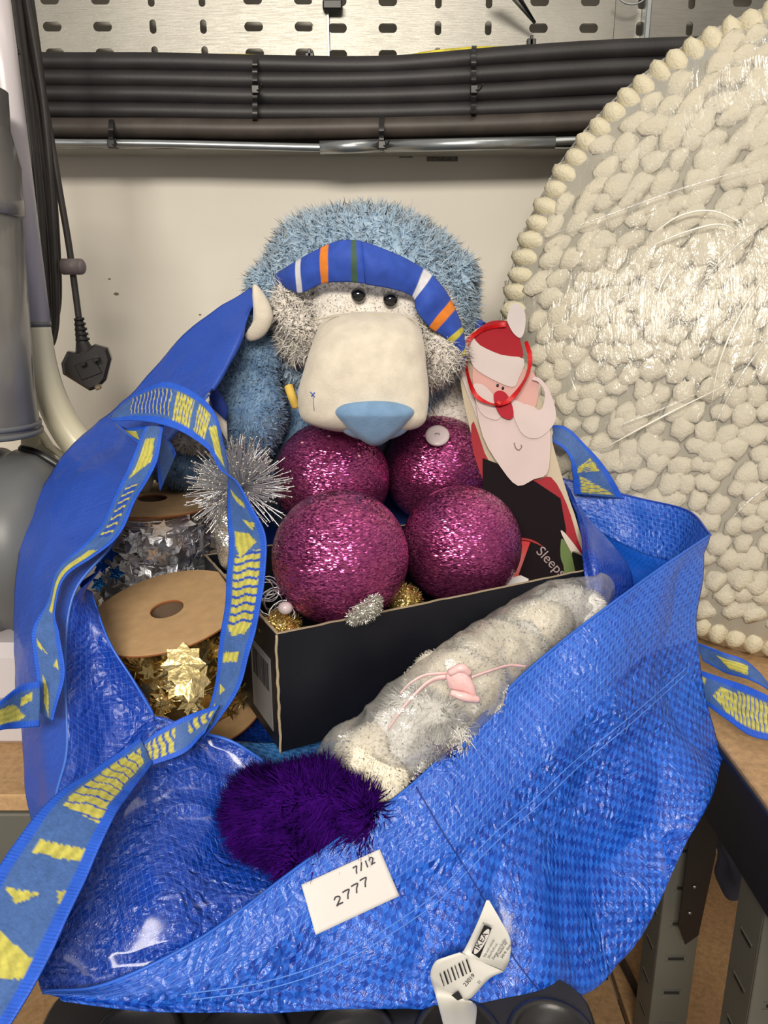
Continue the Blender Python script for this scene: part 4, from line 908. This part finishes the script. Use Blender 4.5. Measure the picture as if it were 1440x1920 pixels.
# baubles
for px, py, rp, lab in ((638, 1045, 128, 'magenta glitter bauble at front left of the box, nearest'), (865, 1022, 112, 'magenta glitter bauble at front right of the box'), (622, 897, 108, 'magenta glitter bauble at back left, under the toy nose'), (820, 880, 101, 'magenta glitter bauble at back right with round frosted plastic cap')):
    r = .066 if py > 1000 else .070; t = FPX*r/rp*1.0; c_ = CAM+ray(px, py)*t
    b_ = thing('bauble', lab, 'bauble', c_-Vector((0, 0, r)), 'large magenta glitter baubles')
    obj('ball', ell(c_, (r, r, r), 96, 64), GLIT, b_)
    if rp == 101:
        cc = CAM+ray(820, 833)*(t-.052); up = (cc-c_).normalized(); M = zto(c_+up*(r-.002), up)
        obj('cap', lathe([(.0001, .012), (.011, .0125), (.0145, .0115), (.0148, .009), (.012, .0075), (.008, .006), (.008, -.001)], 32, M), FROST, b_)
        obj('cap_loop', tube([M@Vector((.003*math.cos(a), 0, .0125+.003*math.sin(a))) for a in np.linspace(0, math.pi, 7)], .0005, 6), STEELP, b_)
    elif rp == 128:
        dcap = (CAM+ray(745, 1178)*(t-.0)-c_).normalized()
    for k in range(3 if rp == 108 else 0):
        px_, py_ = ((567, 830), (673, 855), (617, 818))[k]; d = ray(px_, py_).normalized(); oc = CAM-c_; bb = d.dot(oc); disc_ = bb*bb-(oc.length_squared-r*r)
        if disc_ > 0:
            h = CAM+d*(-bb-math.sqrt(disc_)); obj('speck', ell(h, (.0022, .0008, .0012), 10, 6), mat('pale_speck', lin(215, 160, 165), .6), b_)

# ------------------------------------------------------------------ plush toy
bear = thing('plush_bear', 'plush white-faced bear in a fluffy pale blue hood behind the baubles', 'plush toy', P(690, 900, 1.0))
hd = ell(P(676, 590, 1.01), (.136, .085, .130), 72, 44, 2.3, amp=.018, fs=9, seed=2)
hood = obj('hood', fuzzy(hd, 26000, .014, .0009, comb=(-.1, -.2, -.2), spread=.7, curl=.5, clump=.9, cf=70), BLUEF, bear)
hl = ell(P(524, 575, .975), (.030, .040, .048), 40, 26, 2.2, rot=Matrix.Rotation(-.35, 3, 'Y'), amp=.01, fs=20)
obj('hood_side', fuzzy(hl, 7000, .012, .0009, comb=(-.2, -.2, -.4), clump=.9, cf=70), BLUEF, bear)
hr2 = ell(P(838, 590, .985), (.026, .045, .070), 40, 26, 2.2, rot=Matrix.Rotation(.3, 3, 'Y'), amp=.008, fs=20)
obj('hood_side', fuzzy(hr2, 7000, .012, .0009, comb=(.2, -.2, -.4), clump=.9, cf=70), BLUEF, bear)
bd = ell(P(560, 780, 1.05), (.125, .075, .14), 56, 40, 2.3, amp=.03, fs=10, seed=8)
obj('body', fuzzy(bd, 24000, .006, .0009, comb=(0, -.1, -.6), spread=.9, clump=1.2, cf=45), BLUEP, bear)
ar = ell(P(462, 750, .95), (.045, .04, .105), 40, 30, 2.2, rot=Matrix.Rotation(.12, 3, 'Y'), amp=.012, fs=18)
obj('arm', fuzzy(ar, 12000, .006, .0009, comb=(0, -.1, -.6), spread=.9, clump=1.2, cf=45), BLUEP, bear)
ft = ell(P(345, 858, .92), (.045, .05, .034), 36, 24, 2.2, amp=.01, fs=22)
obj('foot', fuzzy(ft, 6000, .006, .0009, comb=(0, -.1, -.5), clump=1), BLUEP, bear)
obj('paw_pad', fuzzy(ell(P(352, 822, .885), (.030, .018, .016), 24, 18, amp=.008, fs=30), 2600, .006, .0008), CREAMF, bear)
obj('belly', fuzzy(ell(P(842, 775, 1.03), (.060, .055, .085), 40, 28, 2.2, amp=.012, fs=20), 9000, .006, .0008, comb=(0, 0, -.4), clump=1), CREAMF, bear)
fc = ell(P(697, 600, .945), (.090, .060, .070), 48, 32, 2.3, amp=.006, fs=25)
obj('face', fuzzy(fc, 10000, .004, .0007, comb=(0, 0, -.4)), CREAMF, bear)
for px, py, r in ((566, 600, (.033, .035, .047)), (812, 640, (.033, .035, .050)), (795, 575, (.024, .03, .03))):
    obj('cheek', fuzzy(ell(P(px, py, .925), r, 32, 22, amp=.012, fs=30), 6500, .009, .0009, spread=1.0, curl=.8, clump=1.3, cf=90), CREAMF, bear)
# muzzle: lofted superellipse sections
cs_ = [(P(697, 594, .915), .040, .030), (P(695, 603, .895), .052, .045), (P(691, 640, .875), .061, .054), (P(686, 690, .862), .067, .058), (P(682, 735, .850), .0715, .050), (P(681, 770, .840), .070, .040), (P(683, 790, .835), .065, .033), (P(686, 804, .834), .050, .024), (P(688, 810, .835), .02, .010)]
V = []; seg = 56
cc_ = cr([list(a)+[b, c] for a, b, c in cs_], 6)
for row in cc_:
    for k in range(seg):
        a = 2*math.pi*k/seg; ca, sa = math.cos(a), math.sin(a); s = (abs(ca)**2.6+abs(sa)**2.6)**(-1/2.6)
        p = Vector(row[:3])+Vector((row[3]*ca*s, row[4]*sa*s*.95, row[4]*sa*s*-.18)); p += Vector((0, 0, 1))*.003*mnoise.noise(p*30)+Vector((0, -1, 0))*.004*mnoise.noise(p*24)
        V.append(list(p))
F = [(i*seg+k, i*seg+(k+1) % seg, (i+1)*seg+(k+1) % seg, (i+1)*seg+k) for i in range(len(cc_)-1) for k in range(seg)]
mz_g = (np.array(V), F); bvM = BVHTree.FromPolygons([Vector(v) for v in V], F)
pm, Nm = sample(mz_g, 22000)
cM = np.array(P(688, 700, .87)); Nm = Nm*np.sign((Nm*(pm-cM)).sum(1))[:, None]
obj('muzzle', mz_g, VELC, bear)
def onm(px, py, off=.001):
    d = ray(px, py).normalized(); h = bvM.ray_cast(CAM, d); return (h[0]-d*off) if h[0] is not None else P(px, py, .835)
nz = smoothpoly([(622, 772), (640, 756), (690, 750), (745, 753), (778, 768), (770, 788), (742, 815), (706, 836), (672, 822), (640, 795)], 4)
# nose as a pillow following the muzzle end
nV = []; nF = []; K = len(nz); c2 = np.mean(np.array(nz), 0)
for k in range(8):
    s = 1-k/8*.98
    for q in nz:
        x, y = c2+(np.array(q)-c2)*s; p = P(x, y, .794-.010*math.sqrt(1-s*s)+max(0, y-780)*.00028+abs(x-700)*.00012+(0.012 if k == 0 else 0)); nV.append(list(p))
nF = [(k*K+i, k*K+(i+1) % K, (k+1)*K+(i+1) % K, (k+1)*K+i) for k in range(7) for i in range(K)]+[tuple(7*K+i for i in range(K))]
ng = (np.array(nV), nF); pn, Nn = sample(ng, 7000); Nn = np.where((Nn[:, 1:2] > 0), -Nn, Nn)
no = obj('nose', ng, VELB, bear)
nsd = ell(P(702, 792, .835), (.040, .028, .020), 32, 20); obj('nose_underside', nsd, VELB, bear)
obj('muzzle_seam', tube([onm(a, b, .0004) for a, b in ((590, 600), (640, 592), (700, 590), (760, 594), (800, 615))], .0007, 6, 6), mat('cream_thread', lin(190, 180, 160), .9), bear)
for a, b in (((588, 742), (596, 738)), ): pass
obj('ink_mark', join(tube([onm(582, 735), onm(590, 744)], .0006, 6), tube([onm(590, 736), onm(584, 743)], .0006, 6), tube([onm(587, 744), onm(589, 770)], .0003, 6)), mat('blue_ink', lin(60, 100, 190), .6), bear)
for px, py in ((672, 553), (732, 562)):
    c_ = P(px, py, .882); obj('eye', ell(c_, (.0082, .0075, .0082), 32, 20), EYE, bear)
# striped brim
BR = [(519, 518, .93, 527, 534, .92), (543, 502, .90, 547, 541, .895), (565, 489, .885, 567, 547, .88), (603, 468, .87, 602, 530, .87), (636, 455, .862, 634, 526, .862), (663, 454, .86, 664, 527, .86), (691, 460, .86, 702, 533, .86),
      (746, 482, .868, 742, 541, .868), (798, 511, .885, 777, 556, .88), (827, 540, .885, 785, 585, .875), (843, 566, .895, 806, 612, .885), (862, 612, .905, 838, 632, .895), (868, 648, .915, 864, 668, .91), (866, 690, .925, 852, 692, .92)]
Lp = cr([P(*k[:3]) for k in BR], 16); Rp = cr([P(*k[3:]) for k in BR], 16); V = []; C = []; nb_ = 20
OR, GR, WH, BL, YE = lin(225, 130, 40), lin(60, 90, 75), lin(215, 215, 222), lin(42, 78, 178), lin(205, 195, 70)
for i in range(len(Lp)):
    s = i/16
    for j in range(nb_+1):
        t = j/nb_; p = Vector(Lp[i])*(1-t)+Vector(Rp[i])*t; bul = math.sin(math.pi*t)
        p += Vector((0, -.009*bul, .001*bul)); p.y += .002*mnoise.noise(p*60)+.0025*math.exp(-((s-5.6)/.12)**2)
        V.append(list(p)); ss = s+.0*t
        c = BL
        for a, b, cl in ((1.72, 2.12, WH), (3.02, 3.5, OR), (4.85, 5.2, GR), (7.85, 8.3, WH), (9.9, 10.35, OR), (11.0, 11.3, YE), (11.9, 12.2, YE)):
            if a < ss < b: c = cl
        C.append(c)
ob_ = obj('striped_brim', (np.array(V), grid_faces(len(Lp), nb_+1)), attr_mat('striped_cotton', .75, bs=400, bst=.25), bear, cols=C); ob_['label'] = 'blue cotton brim with orange, green and white stripes'
s = ob_.modifiers.new('t', 'SOLIDIFY'); s.thickness = .003; s.offset = -1
obj('brim_lining', join(pillow([P(*q) for q in ((520, 545, .945), (535, 545, .94), (537, 590, .94), (528, 610, .945), (520, 590, .945))], (0, -1, 0), .006), pillow([P(*q) for q in ((868, 590, .985), (905, 600, .985), (898, 640, .985), (872, 625, .985))], (0, -1, 0), .01),
    pillow([P(*q) for q in ((805, 712, .925), (845, 678, .925), (852, 705, .925), (815, 735, .925))], (0, -1, 0), .006)), mat('royal_blue_cotton', lin(38, 66, 165), .8, bs=200, bst=.3), bear)
obj('hood_tie', (pillow(smoothpolyP := [P(a, b, .895) for a, b in smoothpoly([(474, 535), (492, 545), (508, 575), (512, 600), (495, 630), (470, 640), (460, 628), (475, 600)], 3)], (0, -1, 0), .012)), VELC, bear)
obj('yellow_toggle', tube([P(541, 724, .885), P(547, 742, .88), P(555, 762, .885)], .0052, 12), YEL, bear)
obj('scarf_end', pillow([P(*q) for q in ((392, 745, .88), (402, 722, .88), (418, 745, .88), (428, 765, .88), (425, 790, .88), (398, 765, .88))], (0, -1, 0), .006), mat('royal_blue_felt', lin(34, 62, 155), .8), bear)
obj('scarf_lining', pillow([P(*q) for q in ((394, 755, .895), (425, 785, .895), (428, 830, .895), (410, 800, .895))], (0, -1, 0), .006), CREAMF, bear)

# ------------------------------------------------------------------ spools
def star_geo(R1, r2, k, th=.0005, curl=6):
    V = []; n = 2*k
    for z in (0, th):
        for i in range(n):
            a = math.pi*i/k; r = R1 if i % 2 == 0 else r2; x, y = r*math.cos(a), r*math.sin(a); V.append((x, y, z+curl*x*x))
        V.append((0, 0, z))
    m = n+1; F = [(n, i, (i+1) % n) for i in range(n)]+[(m+n, m+(i+1) % n, m+i) for i in range(n)]+[(i, m+i, m+(i+1) % n, (i+1) % n) for i in range(n)]
    return np.array(V), F
def spool(tc, bc, r, tlab, plab, m, nstars, k, grp, hole=.0165):
    ax = (tc-bc).normalized(); L_ = (tc-bc).length; M = zto(bc, ax)
    sp = thing('garland_spool', tlab, 'spool', bc, grp)
    for nm, z in (('bottom_disc', 0), ('top_disc', L_)):
        d = obj(nm, lathe([(hole, z), (r-.0006, z), (r, z+.0004), (r, z+.0022), (r-.0006, z+.0026), (hole, z+.0026), (hole, z)], 80, M), CARD, sp, smooth=False)
        obj('cut_edge', lathe([(r-.0001, z+.0002), (r+.0004, z+.0006), (r+.0004, z+.0020), (r-.0001, z+.0024)], 80, M), CARDE, d)
        obj('hole_edge', lathe([(hole+.0001, z-.0002), (hole-.0005, z+.0004), (hole-.0005, z+.0022), (hole+.0001, z+.0028)], 40, M), CARDE, d)
    obj('core', lathe([(hole, .003), (hole, L_), (hole+.002, L_), (hole+.002, .003), (hole, .003)], 32, M), mat('core_card', lin(90, 72, 55), .9), sp)
    V0, F0 = star_geo(.0125, .0062, k); me = bpy.data.meshes.new('star'); me.from_pydata(V0.tolist(), [], F0); me.materials.append(m)
    T = Matrix.Translation(-ROOT[sp])
    for i in range(nstars):
        a = random.uniform(0, 2*math.pi); rr = r*random.uniform(.60, .86); z = random.uniform(.012, L_-.012)
        p = M@Vector((rr*math.cos(a), rr*math.sin(a), z)); rad = (M.to_3x3()@Vector((math.cos(a), math.sin(a), 0)))
        q = (rad+Vector((random.gauss(0, .42), random.gauss(0, .42), random.gauss(0, .42)))).to_track_quat('Z', 'Y').to_matrix().to_4x4()
        q.translation = p; o = bpy.data.objects.new('star', me); COL.objects.link(o); o.parent = sp; s = random.uniform(.75, 1.25)
        o.matrix_local = T@q@Matrix.Rotation(random.random()*6, 4, 'Z')@Matrix.Scale(s, 4)
    # the strings of the garland, wound round the core
    wr = [M@Vector((r*.66*math.cos(a)*(1+.05*math.sin(3.3*a)), r*.66*math.sin(a)*(1+.05*math.sin(2.1*a)), .01+(L_-.02)*(.5+.5*math.sin(a*.11)))) for a in np.arange(0, 90, .35)]
    obj('garland_string', tube(wr, .0011, 5, 1, smoothpath=False), m, sp, kind='stuff')
    cv = []; 
    obj('wound_foil', wob(lathe([(r*.50, .004), (r*.60, .008), (r*.62, L_*.5), (r*.60, L_-.008), (r*.5, L_-.003)], 72, M), .006, 70), m, sp)
    return sp
gt = P(314, 1146, .712); gb = gt+Vector((.014, .020, -.118))
spool(gt, gb, .0775, 'gold star garland on cardboard spool, nearest, beside the black box', 'gold', GOLD, 190, 6, 'star garland spools')
st_ = P(286, 938, .855); spool(st_, st_+Vector((-.004, .0, -.128)), .0775, 'silver star garland on cardboard spool, behind the gold one', 'silver', SILV, 210, 5, 'star garland spools')
# large flat gold flower star facing out
V0, F0 = star_geo(.0205, .0150, 8, .0006, 9)
tag(obj('foil_star', xf((V0, F0), zto(P(345, 1245, .636), (.1, -1, .25))), GOLD, smooth=False), 'larger gold foil star lying over the front of gold garland', 'star', 'loose foil stars')
tag(obj('foil_star', xf((V0, F0), zto(P(360, 1275, .634), (-.2, -1, .5))), GOLD, smooth=False), 'gold foil star just below another on the gold garland front', 'star', 'loose foil stars')
bs_ = [xf(star_geo(.010, .005, 5), zto(P(x, y, Y), (random.uniform(-.4, .4), -1, random.uniform(-.2, .6)))) for x, y, Y in ((205, 1040, .79), (190, 1062, .785), (218, 1075, .78), (185, 1095, .775))]
tag(obj('blue_reflections', join(*bs_), foil('blue_reflection_foil', lin(60, 140, 215)), smooth=False, kind='stuff'), 'small blue stars painted as reflections at left in the silver garland', 'foil')  # blue reflections in the silver garland, painted as small blue stars

# ------------------------------------------------------------------ silver spray pick
spk = thing('glitter_spray', 'silver wire starburst spray with beaded tips beside back left bauble', 'decoration', P(440, 1060, .80))
cs = P(448, 915, .80); G = []; T_ = []
for k in range(340):
    d = Vector((rng.normal(), rng.normal()-.3, rng.normal()*1.0+.25)).normalized(); L_ = random.uniform(.042, .060)
    e = cs+d*L_; mid = cs+d*L_*.5+Vector((random.gauss(0, .002), 0, random.gauss(0, .002)))
    G.append(tube([cs+d*.006, mid, e], .00065, 4, 2, cap=False))
    T_.append(ell(e, (.0012,)*3, 6, 4))
    if random.random() < .5:
        s_ = mid; e2 = s_+(d+Vector((random.gauss(0, .4), random.gauss(0, .4), random.gauss(0, .4)))).normalized()*L_*.45; G.append(tube([s_, e2], .00055, 4, cap=False)); T_.append(ell(e2, (.0011,)*3, 6, 4))
obj('wires', join(*G), SILV, spk, kind='stuff'); obj('bead_tips', join(*T_), SILG, spk, kind='stuff')
obj('stem_bulb', ell(P(430, 1010, .79), (.016, .016, .036), 32, 24, amp=.004, fs=60), SILG, spk)
# other glitter bits in the box corner
def coil(c, r, n, w):
    return tube([Vector(c)+Vector((r*math.cos(a)*(1+.3*math.sin(a*.37)), .5*r*math.sin(a*1.3), r*math.sin(a)+.002*math.cos(a*.5))) for a in np.linspace(0, n*6.28, n*14)], w, 5, 1, smoothpath=False)
tag(obj('wire_curls', join(coil(P(515, 1130, .675), .012, 5, .0006), coil(P(500, 1105, .68), .010, 4, .0006), coil(P(530, 1150, .672), .010, 4, .0006)), SILV, kind='stuff'), 'curled silver wire tinsel in the near corner of black box', 'tinsel')
g1 = ell(P(530, 1180, .668), (.020, .020, .016), 24, 16, amp=.008, fs=60)
tag(obj('glitter_ball', join(g1, blades(*sample(g1, 900), .004, .0007, spread=1.2)), GOLG), 'small gold glitter ball in the near corner of black box', 'bauble')
tag(obj('glitter_ball', fuzzy(ell(P(760, 1128, .73), (.020, .018, .016), 24, 16, amp=.008, fs=60), 900, .004, .0007), GOLG), 'small gold glitter ball between the two front magenta baubles', 'bauble')
obj_b = tag(obj('clear_bead', ell(P(535, 1140, .658), (.007, .006, .006), 24, 16), FROST), 'round frosted bead by the wire curls in the box corner', 'bead')
g1 = tube([P(655, 1162, .635), P(680, 1150, .632), P(698, 1138, .632), P(706, 1120, .634)], [.004, .007, .007, .004], 12, 6)
tag(obj('tinsel_stub', join(g1, blades(*sample(g1, 1500), .004, .0005, spread=1.5)), SILG), 'short silver tinsel stub leaning on the nearest bauble', 'tinsel')
tag(obj('nylon_thread', tube([P(655, 1140, .625), P(690, 1128, .62), P(710, 1110, .625)], .0003, 5), FROST), 'thin nylon thread in front of the nearest bauble', 'thread')

# ------------------------------------------------------------------ flat bearded-man ornament
so = P(960, 800, .905); sn = Vector((-.12, -.93, .34)).normalized()
Ms = frame(so, Vector((1, -.12, 0)), Vector((0, .34, .94)))
sn = Ms.to_3x3()@Vector((0, 0, 1))
san = thing('flat_ornament', 'flat painted wooden bearded man in red hat hanging by ribbon, right of baubles', 'ornament', P(1060, 1080, .86))
IMs = Ms.inverted()
def flat(name, pts, col, z=0, th=.0045, rough=.4, sm=3, edge=None, parent=san):
    q = [IMs@Pp(a, b, so, sn) for a, b in pts]; pl_ = [(p.x, p.y) for p in q]
    if sm: pl_ = smoothpoly(pl_, sm)
    area_ = sum(pl_[i][0]*pl_[(i+1) % len(pl_)][1]-pl_[(i+1) % len(pl_)][0]*pl_[i][1] for i in range(len(pl_)))
    if area_ < 0: pl_ = pl_[::-1]
    return obj(name, prism(pl_, Ms@Matrix.Translation((0, 0, z)), th), mat(name+'_paint', lin(*[c_*.90 for c_ in col]), rough, var=.04, spec=.08), parent, smooth=False)
flat('backing_board', [(880, 628), (925, 605), (965, 615), (985, 690), (1000, 720), (1035, 800), (1036, 830), (1062, 920), (1085, 990), (1100, 1080), (1000, 1080), (930, 960), (880, 800), (862, 690)], (205, 190, 165), -.006, .0055)
flat('red_coat', [(888, 790), (925, 880), (1000, 900), (1033, 895), (1062, 945), (1082, 1010), (1097, 1080), (990, 1085), (930, 960), (888, 850)], (165, 20, 38), 0, .002)
flat('black_sack', [(905, 860), (960, 880), (1005, 905), (1050, 935), (1060, 990), (1064, 1085), (980, 1090), (925, 1000), (905, 930)], (24, 12, 18), .002, .0025, sm=0, rough=.65)
flat('face', [(886, 688), (905, 678), (1000, 700), (1005, 760), (980, 780), (900, 765)], (222, 172, 165), .002, .002)
flat('hat', [(884, 640), (905, 612), (935, 603), (968, 612), (975, 640), (978, 675), (930, 668)], (168, 26, 40), .002, .003)
flat('hat_brim', [(884, 632), (900, 650), (940, 668), (982, 676), (972, 712), (960, 728), (920, 712), (888, 690), (880, 660)], (218, 205, 202), .004, .002)
flat('pompom', [(950, 600), (958, 577), (972, 574), (984, 592), (983, 622), (975, 637), (962, 628), (953, 612)], (215, 205, 205), .004, .0035)
flat('ear_curl', [(852, 672), (858, 664), (868, 670), (872, 700), (866, 705)], (218, 205, 200), .0, .003)
flat('ear_curl', [(852, 672), (868, 690), (888, 745), (920, 850), (900, 800), (870, 720)], (218, 205, 200), -.001, .003)
flat('beard', [(893, 745), (925, 768), (960, 760), (1000, 765), (1028, 800), (1030, 850), (1024, 890), (1000, 900), (970, 912), (940, 880), (905, 820)], (220, 200, 198), .006, .002, sm=3)
flat('moustache', [(955, 758), (975, 757), (1000, 772), (1015, 768), (1020, 740), (1008, 720), (997, 716), (1003, 710), (1020, 722), (1036, 755), (1040, 790), (1022, 815), (1000, 825), (975, 812)], (222, 204, 202), .008, .002)
flat('moustache', [(886, 728), (905, 725), (925, 745), (940, 770), (938, 785), (925, 790), (900, 775)], (222, 204, 202), .008, .002)
flat('nose', [(925, 745), (935, 737), (948, 742), (958, 760), (962, 782), (955, 790), (940, 785), (930, 770)], (180, 14, 40), .010, .003)
for q in ((933, 723), (943, 728)):
    p = Pp(*q, so+sn*.0045, sn); obj('eye', ell(p, (.0016, .0008, .0022), 10, 8), BLKINK, san)
obj('smile', tube([Pp(a, b, so+sn*.0085, sn) for a, b in ((964, 830), (967, 840), (973, 844), (978, 838), (977, 834))], .0006, 6), mat('grey_line', lin(130, 105, 105), .6), san)
flat('cream_edge', [(1052, 1003), (1058, 1000), (1092, 1045), (1098, 1068), (1090, 1070)], (222, 210, 198), .0055, .002)
flat('green_mitten', [(1050, 1020), (1056, 1012), (1090, 1060), (1098, 1078), (1062, 1086), (1055, 1060), (1050, 1045)], (105, 128, 70), .0045, .002)
V, F = text_geo('Sleeps', .0165); pT = IMs@Pp(1003, 1035, so, sn); rT = Matrix.Rotation(-.78, 4, 'Z')
obj('lettering', xf((V, F), Ms@Matrix.Translation((pT.x, pT.y, .0052))@rT), mat('grey_letters', lin(150, 130, 132), .6), san, smooth=False)
rb = [(948, 608), (925, 612), (898, 622), (878, 640), (874, 680), (880, 715), (893, 742), (915, 755), (935, 758), (955, 750), (975, 728), (990, 700), (994, 670), (986, 640)]
def flatribbon(name, pts, off, w, m, parent, tw=.6):
    c_ = cr([Pp(a, b, so+sn*o_, sn) for (a, b), o_ in zip(pts, off)], 8); V = []; t_ = np.gradient(c_, axis=0)
    for i, p in enumerate(c_):
        T = Vector(t_[i]).normalized(); side = T.cross(sn).normalized(); side = (side*math.cos(tw*math.sin(i*.13))+sn*math.sin(tw*math.sin(i*.13)))
        V += [Vector(p)-side*w, Vector(p)+side*w]
    o = obj(name, (np.array([list(v) for v in V]), [(2*i, 2*i+1, 2*i+3, 2*i+2) for i in range(len(c_)-1)]), m, parent); s = o.modifiers.new('t', 'SOLIDIFY'); s.thickness = .0004
    o.data.polygons.foreach_set('use_smooth', [False]*len(o.data.polygons))
flatribbon('hanging_ribbon', rb, [.012, .010, .011, .012, .016, .018, .018, .018, .018, .018, .018, .016, .012, .002], .0027, REDR, san, tw=1.0)
obj('ribbon_knot', ell(Pp(935, 756, so+sn*.020, sn), (.0045, .003, .0035), 16, 12, amp=.002, fs=200), REDR, san)
# round red-and-white ornament behind box rim
ro = thing('round_ornament', 'flat round red and white ornament tucked behind the box rim', 'ornament', P(1000, 1085, .84))
rc = Pp(975, 1075, P(975, 1075, .845), Vector((0, -.95, .3))); Mr = frame(rc, (1, 0, 0), (0, .3, .95))
obj('disc', lathe([(.0001, 0), (.038, 0), (.040, .001), (.040, .003), (.038, .004), (.0001, .004)], 48, Mr), mat('red_enamel', lin(190, 28, 30), .35), ro)
obj('rim', lathe([(.038, .004), (.0405, .006), (.042, .004), (.040, .0)], 48, Mr), mat('dark_red_enamel', lin(140, 16, 20), .35), ro)
obj('white_panel', prism([(-.036, -.012), (.0, -.002), (.034, -.018), (.02, -.03), (-.02, -.033)], Mr@Matrix.Translation((0, 0, .004)), .0015), PAPER, ro, smooth=False)

# ------------------------------------------------------------------ white plush in clear bag
pb = thing('white_plush', 'white fluffy plush toy with pink ribbon bow inside clear bag', 'plush toy', P(860, 1400, .63))
blobs = [(1074, 1152, .748, .042, .026, .030, 'W'), (1010, 1180, .72, .034, .024, .032, 'I'), (932, 1230, .688, .044, .025, .036, 'I'), (968, 1226, .698, .034, .022, .032, 'W'), (850, 1298, .640, .048, .026, .040, 'I'),
         (868, 1326, .64, .040, .022, .034, 'W'), (800, 1370, .612, .038, .022, .036, 'W'), (690, 1420, .592, .028, .022, .032, 'I'), (745, 1395, .60, .028, .020, .034, 'W'), (715, 1460, .585, .022, .018, .028, 'I')]
for k, (px, py, Y, a, b, c, w) in enumerate(blobs):
    g = ell(P(px, py, Y), (a, b, c), 36, 24, 2.2, amp=.008, fs=30, seed=k)
    long_ = (px, py) in ((880, 1340), (800, 1370))
    obj(('head', 'ear', 'tummy', 'arm', 'leg', 'tail', 'foot', 'foot', 'paw', 'paw')[k], fuzzy(g, 5200 if long_ else 3600, .011 if long_ else .0032, .0007, comb=(-.6, .05, -.35) if long_ else (0, 0, -.3), clump=.7), WHITEF if w == 'W' else IVORYF, pb)
obj('ribbon_bow', join(pillow([P(a, b, .590) for a, b in ((835, 1265), (850, 1250), (875, 1258), (890, 1285), (895, 1308), (870, 1300), (840, 1290))], (0, -1, .5), .008), tube([P(845, 1298, .585), P(870, 1306, .583), (P(897, 1312, .588))], [.0025, .004, .003], 8), tube([P(842, 1262, .586), P(865, 1252, .585), P(880, 1262, .588)], [.003, .004, .003], 8)), PINKR, pb)
def rib2(a, parent, name, w=.0022):
    c_ = cr([P(*q) for q in a], 8); V = []
    for p in c_: V += [p+np.array((0, 0, w)), p-np.array((0, 0, w))]
    o = obj(name, (V, [(2*i, 2*i+1, 2*i+3, 2*i+2) for i in range(len(c_)-1)]), PINKR, parent); s = o.modifiers.new('t', 'SOLIDIFY'); s.thickness = .0005
rib2([(842, 1268, .592), (810, 1275, .590), (780, 1300, .584), (750, 1335, .578), (727, 1368, .575)], pb, 'ribbon_tail'); rib2([(885, 1270, .59), (920, 1258, .60), (955, 1248, .615), (988, 1250, .63)], pb, 'ribbon_tail', .0012)
rib2([(842, 1262, .594), (800, 1265, .592), (770, 1280, .59), (750, 1300, .588)], pb, 'ribbon_tail', .0013)
ctr = [(598, 1440, .60, .012), (650, 1415, .597, .026), (715, 1400, .598, .040), (800, 1345, .614, .052), (868, 1292, .642, .052), (945, 1225, .685, .048), (1025, 1172, .725, .044), (1080, 1140, .752, .037), (1118, 1114, .765, .025), (1140, 1094, .775, .010)]
cc_ = cr([list(P(a, b, c))+[r] for a, b, c, r in ctr], 12); V = []; seg = 56
tt = np.gradient(cc_[:, :3], axis=0)
for i, row in enumerate(cc_):
    T = Vector(tt[i]).normalized(); u = T.cross(Vector((0, 1, .3))).normalized(); w = T.cross(u)
    for k in range(seg):
        a = 2*math.pi*k/seg; p = Vector(row[:3])+u*row[3]*math.cos(a)+w*row[3]*.62*math.sin(a)
        d = (p-Vector(row[:3])).normalized(); p += d*(.007*mnoise.noise(p*26)+.004*(1-2*abs(mnoise.noise(p*48))))
        V.append(list(p))
F = [(i*seg+k, i*seg+(k+1) % seg, (i+1)*seg+(k+1) % seg, (i+1)*seg+k) for i in range(len(cc_)-1) for k in range(seg)]
tag(obj('clear_plastic_bag', (np.array(V), F), FILM), 'crinkled clear plastic bag around the white plush toy', 'plastic bag')
# purple fur
pf = thing('purple_fur', 'deep purple long-haired fluffy pompom at the near rim of bag', 'fur', P(590, 1640, .54))
g = ell(P(588, 1572, .556), (.064, .034, .056), 48, 32, 2.2, rot=Matrix.Rotation(.35, 3, 'Y'), amp=.014, fs=24)
pp_, NN = sample(g, 26000); obj('pile', furry(g, pp_, NN, blades(pp_, NN, .020, .0009, comb=(-.8, .15, .0), spread=.3, curl=.25, clump=1.2, cf=35), .25), PURPF, pf)
g = ell(P(800, 1440, .602), (.032, .014, .020), 28, 20, rot=Matrix.Rotation(-.7, 3, 'Y'))
obj('pile_tuft', fuzzy(g, 5000, .017, .0007, comb=(-.9, 0, .35), spread=.5, clump=1, cf=50), PURPF, pf)
